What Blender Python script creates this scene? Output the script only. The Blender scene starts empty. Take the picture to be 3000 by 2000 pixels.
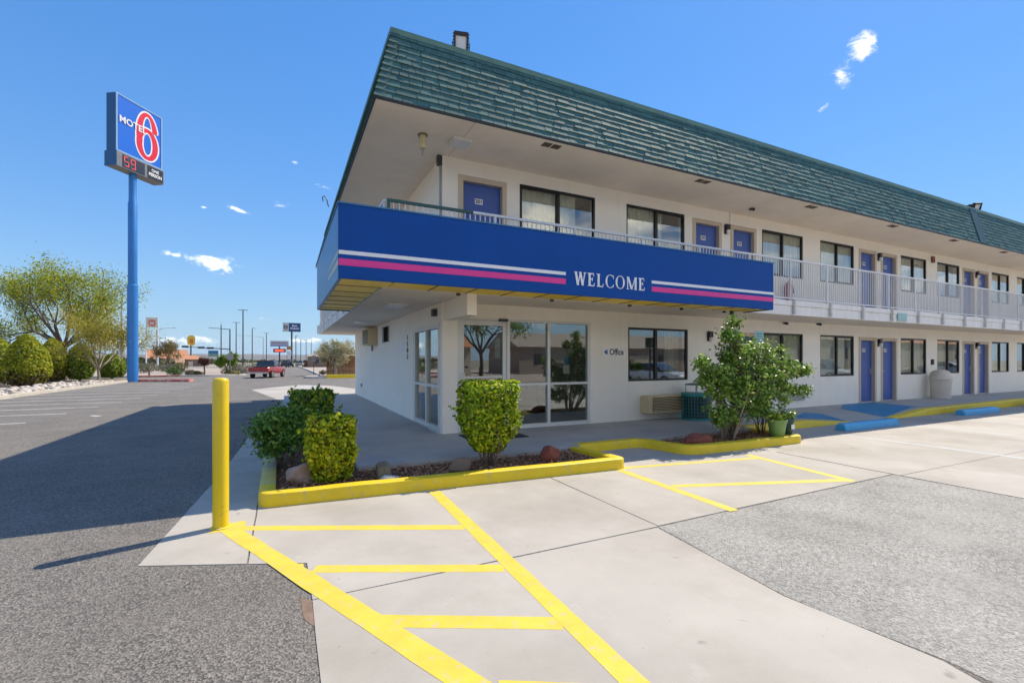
import bpy, bmesh, math, random
import numpy as np
from mathutils import Vector, Matrix, noise as mnoise

random.seed(7)
RNG = np.random.default_rng(7)
S = bpy.context.scene
R = math.radians

# ------------------------------------------------------------------ camera, sky, sun, exposure
H = 1.57
cam_d = bpy.data.cameras.new('camera')
cam = bpy.data.objects.new('camera', cam_d)
S.collection.objects.link(cam)
cam.location = (0, 0, H)
cam.rotation_euler = (R(90), 0, R(-26.1))
cam_d.sensor_width = 36
cam_d.lens = 36 * 1367 / 3000.0
cam_d.shift_y = 56 / 3000.0
cam_d.clip_start = 0.05
cam_d.clip_end = 40000
S.camera = cam

SUN = Vector((.80, .25, 1.0)).normalized()
SUN_EL = math.asin(SUN.z)
SUN_AZ = math.atan2(SUN.x, SUN.y)
SKY_STRENGTH = 0.15
SKY_C, SKY_GAIN = .14, 1.10
sun_d = bpy.data.lights.new('sun', 'SUN')
sun_d.energy = 2.0
sun_d.angle = R(0.5)
sun_d.color = (1.0, .94, .85)
sun_o = bpy.data.objects.new('sun', sun_d)
S.collection.objects.link(sun_o)
sun_o.rotation_euler = (-SUN).to_track_quat('-Z', 'Y').to_euler()

S.view_settings.view_transform = 'Standard'
S.view_settings.look = 'None'
S.view_settings.gamma = 1
S.view_settings.use_curve_mapping = False
S.view_settings.exposure = 1.5
S.view_settings.use_white_balance = True
S.view_settings.white_balance_temperature = 7100
S.render.engine = 'CYCLES'
S.cycles.use_denoising = True
S.cycles.max_bounces = 8
S.cycles.transparent_max_bounces = 12
S.cycles.use_adaptive_sampling = True
S.cycles.adaptive_threshold = 0.015
S.cycles.caustics_reflective = False
S.cycles.caustics_refractive = False

W = bpy.data.worlds.new('World')
S.world = W
W.use_nodes = True
wn = W.node_tree
wn.nodes.clear()


def world_setup():
    N, L = wn.nodes, wn.links
    out = N.new('ShaderNodeOutputWorld')
    bg = N.new('ShaderNodeBackground')
    bg.inputs['Strength'].default_value = SKY_STRENGTH
    L.new(bg.outputs[0], out.inputs[0])
    sky = N.new('ShaderNodeTexSky')
    sky.sky_type = 'NISHITA'
    sky.sun_disc = False
    sky.sun_elevation = SUN_EL
    sky.sun_rotation = SUN_AZ
    sky.altitude = 1400
    sky.air_density = 1.0
    sky.dust_density = 0.15
    sky.ozone_density = 2.6
    tint = N.new('ShaderNodeVectorMath'); tint.operation = 'MULTIPLY'
    tint.inputs[1].default_value = (.96, .98, 1.03)
    lum = N.new('ShaderNodeVectorMath'); lum.operation = 'DOT_PRODUCT'; lum.inputs[1].default_value = (SKY_C, SKY_C, SKY_C)
    L.new(sky.outputs[0], lum.inputs[0])
    inv = N.new('ShaderNodeMath'); inv.operation = 'ADD'; inv.inputs[1].default_value = 1.0; L.new(lum.outputs['Value'], inv.inputs[0])
    dv = N.new('ShaderNodeMath'); dv.operation = 'DIVIDE'; dv.inputs[0].default_value = SKY_GAIN; L.new(inv.outputs[0], dv.inputs[1])
    scl = N.new('ShaderNodeVectorMath'); scl.operation = 'SCALE'; L.new(sky.outputs[0], scl.inputs[0]); L.new(dv.outputs[0], scl.inputs['Scale'])
    hs = N.new('ShaderNodeHueSaturation'); hs.inputs['Saturation'].default_value = 1.27; L.new(scl.outputs[0], hs.inputs['Color'])
    L.new(hs.outputs[0], tint.inputs[0])
    tc = N.new('ShaderNodeTexCoord')

    def m(op, a, b=None, c=None):
        n = N.new('ShaderNodeMath'); n.operation = op
        for i, x in enumerate((a, b, c)):
            if x is None: continue
            if hasattr(x, 'node'): L.new(x, n.inputs[i])
            else: n.inputs[i].default_value = x
        return n.outputs[0]

    def dot(v):
        n = N.new('ShaderNodeVectorMath'); n.operation = 'DOT_PRODUCT'
        L.new(tc.outputs['Generated'], n.inputs[0]); n.inputs[1].default_value = v
        return n.outputs['Value']
    nz = N.new('ShaderNodeTexNoise')
    nz.inputs['Scale'].default_value = 34; nz.inputs['Detail'].default_value = 9
    nz.inputs['Roughness'].default_value = .66; nz.inputs['Distortion'].default_value = .5
    mp = N.new('ShaderNodeMapping'); mp.inputs['Scale'].default_value = (1, 1, 1.9)
    L.new(tc.outputs['Generated'], mp.inputs[0]); L.new(mp.outputs[0], nz.inputs[0])
    n0 = m('SUBTRACT', nz.outputs[0], .5)
    dens = None; dens2 = None
    nz2 = N.new('ShaderNodeTexNoise'); nz2.inputs['Scale'].default_value = 7; nz2.inputs['Detail'].default_value = 10
    nz2.inputs['Roughness'].default_value = .6; nz2.inputs['Distortion'].default_value = .35
    L.new(mp.outputs[0], nz2.inputs[0]); n2 = m('SUBTRACT', nz2.outputs[0], .5)
    # small fair weather clouds, then wide unseen banks, mirrored in windows and spread for fill light: azimuth from +Y, elevation, width, height (degrees), solidity, tilt
    for az, el, w, h, k, rot in [(-6.9, 9.9, 5.2, 2.1, 1.0, -4), (-9.9, 10.4, 2.8, 1.0, .65, -6), (-4.4, 15.6, 3.6, .8, .7, -14),
                            (-7.3, 15.3, 1.5, .5, .5, 0), (-.3, 16.5, 3.4, 1.1, .6, 0), (1.3, 20.9, 1.6, .9, .55, 0),
                            (4.2, 19.0, 2.6, .8, .7, 0), (63.0, 28.2, 2.7, 2.5, .95, 30), (61.4, 26.3, 2.3, 2.4, .7, 30), (59.6, 24.2, 2.6, .9, .6, 25),
                            (-9.1, 2.0, 7.5, 1.9, .75, 0), (-14, 1.7, 7, 1.6, .6, 0), (3, 2.2, 9, 1.4, .5, 0), (-1.5, 4.5, 5, .8, .3, 0),
                            (112, 13, 46, 16, .9, 0), (150, 14, 56, 18, 1.1, 0), (195, 13, 56, 16, 1.05, 0), (240, 16, 50, 17, 1.0, 0), (285, 18, 34, 12, .8, 0), (165, 36, 60, 20, .95, 0), (225, 38, 50, 18, .9, 0), (120, 38, 36, 14, .8, 8), (268, 40, 36, 14, .8, 0), (190, 62, 44, 18, .7, 0)]:
        az, el, t = R(az), R(el), R(rot)
        c = Vector((math.sin(az) * math.cos(el), math.cos(az) * math.cos(el), math.sin(el)))
        r = Vector((math.cos(az), -math.sin(az), 0)); u = r.cross(c)
        r, u = r * math.cos(t) + u * math.sin(t), u * math.cos(t) - r * math.sin(t)
        w, h = math.radians(w) / 2, math.radians(h) / 2
        x = dot(r / w); y = dot(u / h)
        q = m('SQRT', m('ADD', m('MULTIPLY', x, x), m('MULTIPLY', y, y)))
        q = m('ADD', q, m('MULTIPLY', m('LESS_THAN', dot(c), .2), 50))
        d = m('SUBTRACT', k * .75, m('MULTIPLY', q, .8))
        if az > 1.6 or az < -1.2: dens2 = d if dens2 is None else m('MAXIMUM', dens2, d)
        else: dens = d if dens is None else m('MAXIMUM', dens, d)
    d = m('MAXIMUM', m('ADD', dens, m('MULTIPLY', n0, 2.3)), m('ADD', dens2, m('MULTIPLY', n2, 2.6)))
    mr = N.new('ShaderNodeMapRange'); mr.interpolation_type = 'SMOOTHSTEP'
    mr.inputs['From Min'].default_value = .0; mr.inputs['From Max'].default_value = .92
    L.new(d, mr.inputs['Value'])
    g = N.new('ShaderNodeMapRange')
    g.inputs['From Min'].default_value = -.25; g.inputs['From Max'].default_value = .4
    g.inputs['To Min'].default_value = 0.8; g.inputs['To Max'].default_value = 1.2
    L.new(n0, g.inputs['Value'])
    cl = N.new('ShaderNodeVectorMath'); cl.operation = 'SCALE'
    cl.inputs[0].default_value = (.84 / SKY_STRENGTH, .81 / SKY_STRENGTH, .77 / SKY_STRENGTH)
    L.new(g.outputs[0], cl.inputs['Scale'])
    # pale blue band of air low over the horizon, the same all round
    sxyz = N.new('ShaderNodeSeparateXYZ'); L.new(tc.outputs['Generated'], sxyz.inputs[0])
    hf_ = m('MULTIPLY', m('POWER', 2.71828, m('MULTIPLY', m('MAXIMUM', sxyz.outputs[2], 0.0), -7.5)), .9)
    hz = N.new('ShaderNodeMix'); hz.data_type = 'RGBA'; L.new(hf_, hz.inputs['Factor']); L.new(tint.outputs[0], hz.inputs['A']); hz.inputs['B'].default_value = (.80, 1.42, 2.28, 1)
    mx = N.new('ShaderNodeMix'); mx.data_type = 'RGBA'
    L.new(mr.outputs[0], mx.inputs['Factor']); L.new(hz.outputs['Result'], mx.inputs['A']); L.new(cl.outputs[0], mx.inputs['B'])
    L.new(mx.outputs['Result'], bg.inputs['Color'])


world_setup()

# ------------------------------------------------------------------ materials
MATS = {}


def pmat(name, col, rough=.65, metal=0, var=.08, vs=2.5, fine=0, fs=90, bump=0, bs=70, spec=.5, wear=None, wear_amt=.5, wear_s=3,
         wear_detail=8, coat=0, island=0, obj=False, vor=0, vors=60, stain=0, stain_s=.7, stain_col=(.35, .33, .3), stretch=None, spots=0, stain_lo=.5, streak=0, crack=0):
    """principled material: base colour with mottling, fine grain, optional wear to a second colour and bump"""
    if name in MATS: return MATS[name]
    m = bpy.data.materials.new(name); m.use_nodes = True
    nt = m.node_tree; N, L = nt.nodes, nt.links
    b = N['Principled BSDF']
    b.inputs['Roughness'].default_value = rough; b.inputs['Metallic'].default_value = metal
    b.inputs['Specular IOR Level'].default_value = spec
    if coat: b.inputs['Coat Weight'].default_value = coat; b.inputs['Coat Roughness'].default_value = .15
    if obj:
        tcn = N.new('ShaderNodeTexCoord'); co = tcn.outputs['Object']
    else:
        gn = N.new('ShaderNodeNewGeometry'); co = gn.outputs['Position']
    if stretch:
        mpn = N.new('ShaderNodeMapping'); mpn.inputs['Scale'].default_value = stretch
        L.new(co, mpn.inputs[0]); co = mpn.outputs[0]

    def nz(sc, det=4, ro=.55):
        n = N.new('ShaderNodeTexNoise'); n.inputs['Scale'].default_value = sc; n.inputs['Detail'].default_value = det
        n.inputs['Roughness'].default_value = ro; L.new(co, n.inputs['Vector']); return n.outputs[0]

    def mr(x, a, bb, c, d):
        n = N.new('ShaderNodeMapRange'); L.new(x, n.inputs['Value'])
        for k, v in zip(('From Min', 'From Max', 'To Min', 'To Max'), (a, bb, c, d)): n.inputs[k].default_value = v
        return n.outputs[0]

    def mul(a, bb):
        n = N.new('ShaderNodeMath'); n.operation = 'MULTIPLY'; L.new(a, n.inputs[0]); L.new(bb, n.inputs[1]); return n.outputs[0]
    f = mr(nz(vs, 6, .6), .3, .7, 1 - var, 1 + var)
    if fine: f = mul(f, mr(nz(fs, 2), .3, .7, 1 - fine, 1 + fine))
    if vor:
        v = N.new('ShaderNodeTexVoronoi'); v.inputs['Scale'].default_value = vors; L.new(co, v.inputs['Vector'])
        sp = N.new('ShaderNodeSeparateColor'); L.new(v.outputs['Color'], sp.inputs[0])
        f = mul(f, mr(sp.outputs[0], 0, 1, 1 - vor, 1 + vor))
    if island:
        g2 = N.new('ShaderNodeNewGeometry'); f = mul(f, mr(g2.outputs['Random Per Island'], 0, 1, 1 - island, 1 + island))
        oi = N.new('ShaderNodeObjectInfo'); f = mul(f, mr(oi.outputs['Random'], 0, 1, 1 - island * .8, 1 + island * .8))
    sc = N.new('ShaderNodeVectorMath'); sc.operation = 'SCALE'; sc.inputs[0].default_value = col; L.new(f, sc.inputs['Scale'])
    c = sc.outputs[0]

    def mix(fac, a, bcol):
        n = N.new('ShaderNodeMix'); n.data_type = 'RGBA'; L.new(fac, n.inputs['Factor']); L.new(a, n.inputs['A'])
        n.inputs['B'].default_value = (*bcol, 1); return n.outputs['Result']
    if stain: c = mix(mr(nz(stain_s, 7, .62), stain_lo, stain_lo + .22, 0, stain), c, stain_col)
    if spots:   # oil drips, tyre scuffs and pale scoured patches
        c = mix(mr(nz(5.5, 3, .5), .70, .76, 0, spots), c, tuple(k * .55 for k in col))
        c = mix(mr(nz(1.9, 8, .72), .60, .72, 0, spots * .7), c, tuple(min(.9, k * 1.18) for k in col))
        c = mix(mr(nz(24, 2, .5), .72, .76, 0, spots), c, tuple(k * .6 for k in col))
    if streak:   # rain streaks running down
        m2 = N.new('ShaderNodeMapping'); m2.inputs['Scale'].default_value = (5, 5, .22); L.new(co, m2.inputs[0])
        n2 = N.new('ShaderNodeTexNoise'); n2.inputs['Scale'].default_value = 1.6; n2.inputs['Detail'].default_value = 5; n2.inputs['Roughness'].default_value = .65; L.new(m2.outputs[0], n2.inputs['Vector'])
        c = mix(mr(n2.outputs[0], .52, .72, 0, streak), c, (.50, .46, .40))
    if crack:   # hairline cracks in a few places
        n3 = N.new('ShaderNodeTexNoise'); n3.inputs['Scale'].default_value = 1.1; n3.inputs['Detail'].default_value = 6; L.new(co, n3.inputs['Vector'])
        ad3 = N.new('ShaderNodeVectorMath'); ad3.operation = 'MULTIPLY_ADD'; ad3.inputs[1].default_value = (.9, .9, .9); L.new(n3.outputs['Color'], ad3.inputs[0]); L.new(co, ad3.inputs[2])
        v3 = N.new('ShaderNodeTexVoronoi'); v3.feature = 'DISTANCE_TO_EDGE'; v3.inputs['Scale'].default_value = .28; L.new(ad3.outputs[0], v3.inputs['Vector'])
        c = mix(mul(mr(v3.outputs['Distance'], .0010, .0022, crack, 0), mr(nz(.45, 2, .5), .50, .56, 0, 1)), c, tuple(k * .35 for k in col))
    if wear: c = mix(mr(nz(wear_s, wear_detail, .7), .66 - wear_amt * .28, .70 - wear_amt * .16, 0, .85), c, wear)
    L.new(c, b.inputs['Base Color'])
    if bump:
        bn = N.new('ShaderNodeBump'); bn.inputs['Strength'].default_value = bump; bn.inputs['Distance'].default_value = .012
        h = nz(bs, 4, .6)
        if vor:
            ad = N.new('ShaderNodeMath'); ad.operation = 'ADD'; L.new(h, ad.inputs[0]); L.new(v.outputs['Distance'], ad.inputs[1]); h = ad.outputs[0]
        L.new(h, bn.inputs['Height']); L.new(bn.outputs[0], b.inputs['Normal'])
    MATS[name] = m
    return m


def leafmat(name, cols, trans=.3, rough=.5):
    if name in MATS: return MATS[name]
    m = bpy.data.materials.new(name); m.use_nodes = True
    N, L = m.node_tree.nodes, m.node_tree.links
    b = N['Principled BSDF']; out = N['Material Output']
    g = N.new('ShaderNodeNewGeometry')
    rp = N.new('ShaderNodeValToRGB'); cr = rp.color_ramp
    while len(cr.elements) < len(cols): cr.elements.new(.5)
    for i, c in enumerate(cols):
        cr.elements[i].position = i / max(1, len(cols) - 1); cr.elements[i].color = (*c, 1)
    L.new(g.outputs['Random Per Island'], rp.inputs[0])
    b.inputs['Roughness'].default_value = rough; b.inputs['Specular IOR Level'].default_value = .35
    L.new(rp.outputs[0], b.inputs['Base Color'])
    t = N.new('ShaderNodeBsdfTranslucent'); L.new(rp.outputs[0], t.inputs[0])
    mx = N.new('ShaderNodeMixShader'); mx.inputs[0].default_value = trans
    L.new(b.outputs[0], mx.inputs[1]); L.new(t.outputs[0], mx.inputs[2]); L.new(mx.outputs[0], out.inputs[0])
    MATS[name] = m
    return m


def glassmat(name, tint=(.92, .95, .94), base=.11, k=.75):
    m = bpy.data.materials.new(name); m.use_nodes = True
    N, L = m.node_tree.nodes, m.node_tree.links
    N.remove(N['Principled BSDF']); out = N['Material Output']
    lw = N.new('ShaderNodeLayerWeight'); lw.inputs['Blend'].default_value = .5
    pw = N.new('ShaderNodeMath'); pw.operation = 'POWER'; pw.inputs[1].default_value = 4.0; L.new(lw.outputs['Facing'], pw.inputs[0])
    ma = N.new('ShaderNodeMath'); ma.operation = 'MULTIPLY_ADD'; ma.inputs[1].default_value = k; ma.inputs[2].default_value = base; ma.use_clamp = True
    L.new(pw.outputs[0], ma.inputs[0])
    g = N.new('ShaderNodeNewGeometry'); nz = N.new('ShaderNodeTexNoise'); nz.inputs['Scale'].default_value = 1.3; L.new(g.outputs['Position'], nz.inputs['Vector'])
    bn = N.new('ShaderNodeBump'); bn.inputs['Strength'].default_value = .008; bn.inputs['Distance'].default_value = .1; L.new(nz.outputs[0], bn.inputs['Height'])
    tr = N.new('ShaderNodeBsdfTransparent'); tr.inputs[0].default_value = (*tint, 1)
    gl = N.new('ShaderNodeBsdfGlossy'); gl.inputs['Roughness'].default_value = .008; gl.inputs['Color'].default_value = (.95, .97, .97, 1); L.new(bn.outputs[0], gl.inputs['Normal'])
    mx = N.new('ShaderNodeMixShader'); L.new(ma.outputs[0], mx.inputs[0]); L.new(tr.outputs[0], mx.inputs[1]); L.new(gl.outputs[0], mx.inputs[2])
    L.new(mx.outputs[0], out.inputs[0]); MATS[name] = m
    return m


def emat(name, col, strength, base=(.1, .1, .1)):
    if name in MATS: return MATS[name]
    m = bpy.data.materials.new(name); m.use_nodes = True
    b = m.node_tree.nodes['Principled BSDF']
    b.inputs['Base Color'].default_value = (*base, 1); b.inputs['Emission Color'].default_value = (*col, 1)
    b.inputs['Emission Strength'].default_value = strength; b.inputs['Roughness'].default_value = .3
    MATS[name] = m
    return m


M_stucco = pmat('white_stucco', (.92, .86, .75), .9, var=.045, vs=.9, fine=.035, fs=110, bump=.55, bs=45, streak=.08, stain=.28, stain_s=.9, stain_col=(.62, .58, .52))
M_ceil = pmat('cream_ceiling_paint', (.88, .77, .64), .9, var=.03, vs=1.5, bump=.12, bs=60, stain=.25, stain_s=.8, stain_col=(.52, .45, .38))
M_trim = pmat('tan_trim_paint', (.58, .47, .35), .6, var=.05)
M_slabface = pmat('white_painted_board', (.84, .81, .76), .7, streak=.35, var=.04, vs=2, stain=.25, stain_s=2.5, stain_col=(.5, .47, .42))
M_blue = pmat('royal_blue_paint', (.0005, .066, .30), .5, var=.06, vs=1.2, spec=.15)
M_door = pmat('door_blue_paint', (.036, .095, .36), .42, island=.08, var=.05, vs=1.5, bump=.03, bs=40)
M_pink = pmat('magenta_stripe', (.74, .035, .27), .45, var=.03)
M_white = pmat('white_vinyl', (.78, .79, .80), .45, var=.03)
M_yel = pmat('yellow_kerb_paint', (.80, .56, .014), .55, var=.07, vs=4, fine=.03, fs=120, spots=.5, wear=(.58, .46, .16), wear_amt=.34, wear_s=9, bump=.2, bs=90)
M_yelworn = pmat('faded_yellow_kerb_paint', (.64, .52, .14), .65, var=.1, vs=4, wear=(.38, .38, .33), wear_amt=.75, wear_s=2.2, bump=.2, bs=90)
M_bollard = pmat('yellow_sleeve_plastic', (.74, .53, .006), .34, wear=(.52, .40, .05), wear_amt=.22, wear_s=16, var=.03, spec=.5, coat=.3)
M_stripe = pmat('yellow_road_paint', (.72, .53, .06), .7, var=.08, vs=5, fine=.05, fs=150, spots=.4, wear=(.56, .47, .26), wear_amt=.40, wear_s=14)
M_soffyel = pmat('yellow_canopy_panel', (.97, .66, .015), .4, var=.10, vs=1.1, island=.14)
M_conc = pmat('pale_concrete', (.455, .418, .36), .85, var=.10, vs=.8, fine=.06, fs=160, bump=.16, bs=120, stain=.75, stain_s=.55, stain_col=(.33, .295, .24), spots=.7, stain_lo=.44)
M_walk = pmat('grey_concrete_walk', (.42, .405, .375), .72, var=.10, vs=1.3, fine=.04, fs=160, bump=.1, bs=100, stain=.5, stain_s=.8, stain_col=(.26, .26, .27), spots=.5)
M_asph = pmat('worn_asphalt', (.175, .158, .136), .9, var=.18, vs=.6, fine=.16, fs=26, vor=.55, vors=85, bump=.6, bs=80, stain=.4, stain_s=1.1, stain_col=(.235, .21, .175), stain_lo=.44, spots=.45)
M_patch = pmat('bleached_asphalt', (.345, .328, .29), .92, var=.20, vs=.9, fine=.20, fs=24, vor=.34, vors=95, bump=.6, bs=90, stain=.45, stain_s=1.6, stain_col=(.46, .44, .39), stain_lo=.45)
M_desert = pmat('pink_gravel', (.40, .325, .265), .95, var=.14, vs=.25, fine=.12, fs=14, bump=.3, bs=20, stain=.3, stain_s=.12, stain_col=(.33, .29, .2))
M_far = pmat('dry_plain', (.26, .235, .16), .95, var=.25, vs=.01, fine=.12, fs=.08)
M_soil = pmat('dark_mulch_soil', (.15, .085, .048), .95, var=.35, vs=9, fine=.35, fs=60, bump=.9, bs=35)
M_chip = pmat('wood_chips', (.30, .15, .08), .9, var=.3, vs=20, island=.55)
M_roof = pmat('green_painted_shingle', (.040, .118, .112), .75, var=.16, vs=7, fine=.12, fs=60, bump=.35, bs=50, island=.20, stretch=(1, 1, .35))
M_cap = pmat('green_cap_metal', (.085, .19, .15), .5, var=.12, vs=4, wear=(.22, .28, .24), wear_amt=.2, wear_s=6)
M_greenrail = pmat('dark_green_paint', (.012, .085, .07), .45)
M_rail = pmat('white_rail_paint', (.72, .71, .69), .5, var=.04)
M_bronze = pmat('dark_bronze_aluminium', (.018, .016, .015), .4, metal=.3)
M_alum = pmat('white_aluminium', (.70, .70, .66), .4, var=.03)
M_black = pmat('black_plastic', (.012, .012, .014), .45)
M_dkgrey = pmat('dark_grey_metal', (.06, .065, .07), .5, metal=.3)
M_grey = pmat('grey_metal', (.32, .32, .32), .5, metal=.2)
M_lens = pmat('frosted_lens', (.74, .74, .74), .3)
M_teal = pmat('teal_mesh_paint', (.015, .27, .26), .42, var=.06)
M_tealsign = pmat('pale_teal_sign', (.32, .52, .50), .5)
M_acbeige = pmat('beige_grille', (.64, .50, .29), .6, var=.05)
M_bin = pmat('beige_bin_plastic', (.68, .61, .51), .55, var=.05, vs=6)
M_wstop = pmat('handicap_blue_paint', (.05, .36, .62), .5, var=.09, vs=6, wear=(.35, .42, .46), wear_amt=.1, wear_s=12)
M_bluepaint = pmat('blue_pavement_paint', (.012, .22, .42), .65, var=.12, vs=3, wear=(.25, .26, .28), wear_amt=.3, wear_s=4)
M_fadeline = pmat('faded_blue_line', (.46, .53, .56), .75, var=.06, wear=(.47, .445, .41), wear_amt=.75, wear_s=5)
M_wline = pmat('white_road_paint', (.62, .61, .58), .7, var=.06, wear=(.25, .24, .23), wear_amt=.4, wear_s=6)
M_redkerb = pmat('red_kerb_paint', (.46, .10, .085), .7, var=.12, wear=(.50, .36, .31), wear_amt=.6, wear_s=2)
M_kerbgrey = pmat('grey_kerb_concrete', (.42, .40, .37), .85, var=.08)
M_curtain = pmat('cream_curtain', (.62, .58, .46), .85, var=.05, vs=3)
M_curtain2 = pmat('grey_curtain', (.36, .36, .36), .85, var=.05, vs=3)
M_inner = pmat('interior_wall', (.62, .57, .48), .8, var=.04)
M_innerfloor = pmat('interior_floor', (.18, .14, .11), .35, var=.1)
M_glass = glassmat('window_glass')
M_lobbyglass = glassmat('lobby_glass', (.80, .83, .80), .17, .8)
M_bark = pmat('grey_bark', (.12, .095, .075), .9, var=.25, vs=6, bump=.5, bs=20)
M_twig = pmat('brown_twig', (.15, .10, .07), .9, var=.25, vs=12)
M_palebark = pmat('pale_bark', (.33, .27, .19), .9, var=.2, vs=8)
M_signblue = pmat('sign_face_blue', (.006, .14, .62), .35, var=.02)
M_signbox = pmat('sign_box_blue', (.006, .085, .22), .4, var=.05)
M_pole = pmat('pole_blue_paint', (.015, .18, .50), .4, var=.06, vs=1)
M_red = pmat('sign_red', (.75, .006, .03), .4, var=.02)
M_led = emat('red_led', (1.0, .12, .12), .3, (.25, .03, .03))
M_leddim = emat('dim_led', (.25, .10, .18), .12, (.08, .05, .08))
M_woodf = pmat('cedar_fence', (.24, .125, .05), .85, var=.2, vs=3, island=.22, stretch=(6, 6, .5))
M_tile = pmat('orange_tile_roof', (.50, .225, .115), .85, var=.15, vs=3)
M_stuccob = pmat('tan_stucco', (.50, .41, .32), .9, var=.05)
M_beiroof = pmat('tan_shingle_roof', (.36, .30, .24), .9, var=.12, vs=2)
M_glassdark = pmat('dark_window', (.03, .035, .04), .1, spec=.8)
M_tyre = pmat('tyre_rubber', (.02, .02, .02), .8)
M_rim = pmat('alloy_rim', (.5, .5, .5), .3, metal=.8)
M_mount = pmat('far_mountain_rock', (.16, .145, .12), .95, var=.15, vs=.004)

# ------------------------------------------------------------------ mesh builder
COL = S.collection


def org(o):
    p = Vector((0, 0, 0))
    while o is not None:
        p = p + o.location; o = o.parent
    return p


def props(o, label=None, cat=None, group=None, kind=None):
    if label: o['label'] = label
    if cat: o['category'] = cat
    if group: o['group'] = group
    if kind: o['kind'] = kind
    return o


def thing(name, loc, label, cat, group=None, rz=0):
    o = bpy.data.objects.new(name, None); COL.objects.link(o)
    o.location = loc; o.rotation_euler = (0, 0, rz); o.empty_display_size = .2
    return props(o, label, cat, group)


def struct(name, loc=(0, 0, 0)):
    o = bpy.data.objects.new(name, None); COL.objects.link(o); o.location = loc
    return props(o, kind='structure')


class MB:
    def __init__(s): s.v, s.f = [], []

    def poly(s, pts):
        n = len(s.v); s.v += [tuple(p) for p in pts]; s.f.append(tuple(range(n, n + len(pts)))); return s

    def box(s, x0, x1, y0, y1, z0, z1, M=None):
        n = len(s.v)
        p = [(x0, y0, z0), (x1, y0, z0), (x1, y1, z0), (x0, y1, z0), (x0, y0, z1), (x1, y0, z1), (x1, y1, z1), (x0, y1, z1)]
        if M is not None: p = [tuple(M @ Vector(q)) for q in p]
        s.v += p
        s.f += [tuple(n + i for i in q) for q in ((0, 3, 2, 1), (4, 5, 6, 7), (0, 1, 5, 4), (1, 2, 6, 5), (2, 3, 7, 6), (3, 0, 4, 7))]
        return s

    def tube(s, pts, rad, n=8, caps=True):
        pts = [Vector(p) for p in pts]
        if not isinstance(rad, (list, tuple)): rad = [rad] * len(pts)
        base = len(s.v); prev = None
        for i, p in enumerate(pts):
            d = (pts[min(i + 1, len(pts) - 1)] - pts[max(i - 1, 0)])
            if d.length < 1e-9: d = Vector((0, 0, 1))
            d.normalize()
            if prev is None:
                a = d.orthogonal().normalized()
            else:
                a = prev - d * prev.dot(d)
                a = a.normalized() if a.length > 1e-6 else d.orthogonal().normalized()
            prev = a; b = d.cross(a)
            for k in range(n):
                t = 2 * math.pi * k / n
                q = p + (a * math.cos(t) + b * math.sin(t)) * rad[i]; s.v.append(tuple(q))
        for i in range(len(pts) - 1):
            for k in range(n):
                k2 = (k + 1) % n; o = base + i * n
                s.f.append((o + k, o + k2, o + n + k2, o + n + k))
        if caps:
            s.f.append(tuple(base + k for k in reversed(range(n))))
            o = base + (len(pts) - 1) * n; s.f.append(tuple(o + k for k in range(n)))
        return s

    def lathe(s, prof, c=(0, 0, 0), n=24):
        """prof: (radius, z) from bottom to top about the z axis at c"""
        base = len(s.v)
        for r, z in prof:
            for k in range(n):
                t = 2 * math.pi * k / n; s.v.append((c[0] + r * math.cos(t), c[1] + r * math.sin(t), c[2] + z))
        for i in range(len(prof) - 1):
            for k in range(n):
                k2 = (k + 1) % n; o = base + i * n; s.f.append((o + k, o + k2, o + n + k2, o + n + k))
        s.f.append(tuple(base + k for k in reversed(range(n))))
        o = base + (len(prof) - 1) * n; s.f.append(tuple(o + k for k in range(n)))
        return s

    def prism(s, poly, z0, z1, M=None):
        """poly: counter-clockwise (x, y) list extruded along z"""
        n = len(s.v); k = len(poly)
        p = [(x, y, z0) for x, y in poly] + [(x, y, z1) for x, y in poly]
        if M is not None: p = [tuple(M @ Vector(q)) for q in p]
        s.v += p
        s.f.append(tuple(n + i for i in reversed(range(k)))); s.f.append(tuple(n + k + i for i in range(k)))
        for i in range(k):
            j = (i + 1) % k; s.f.append((n + i, n + j, n + k + j, n + k + i))
        return s

    def add(s, other, M=None):
        n = len(s.v)
        s.v += [tuple(M @ Vector(q)) for q in other.v] if M is not None else other.v
        s.f += [tuple(i + n for i in f) for f in other.f]
        return s

    def build(s, name, mat, parent=None, label=None, cat=None, group=None, kind=None, local=False, smooth=False, bevel=0, at=None):
        V = [Vector(v) for v in s.v]
        if local or (parent is not None and at is None):
            o0 = Vector((0, 0, 0)) if local else org(parent)
            loc = Vector((0, 0, 0))
        elif at is not None:
            o0 = Vector(at); loc = o0 - (org(parent) if parent else Vector((0, 0, 0)))
        else:
            xs = [v.x for v in V]; ys = [v.y for v in V]; zs = [v.z for v in V]
            o0 = Vector(((min(xs) + max(xs)) / 2, (min(ys) + max(ys)) / 2, min(zs))); loc = o0
        me = bpy.data.meshes.new(name)
        me.from_pydata([tuple(v - o0) for v in V], [], s.f)
        me.materials.append(mat)
        if smooth:
            me.polygons.foreach_set('use_smooth', [True] * len(me.polygons))
            me.set_sharp_from_angle(angle=R(38))
        ob = bpy.data.objects.new(name, me); COL.objects.link(ob)
        ob.location = loc
        if parent is not None: ob.parent = parent
        if bevel:
            b = ob.modifiers.new('bevel', 'BEVEL'); b.width = bevel; b.segments = 2; b.limit_method = 'ANGLE'; b.angle_limit = R(40)
        return props(ob, label, cat, group, kind)


def box(x0, x1, y0, y1, z0, z1): return MB().box(x0, x1, y0, y1, z0, z1)


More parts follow.
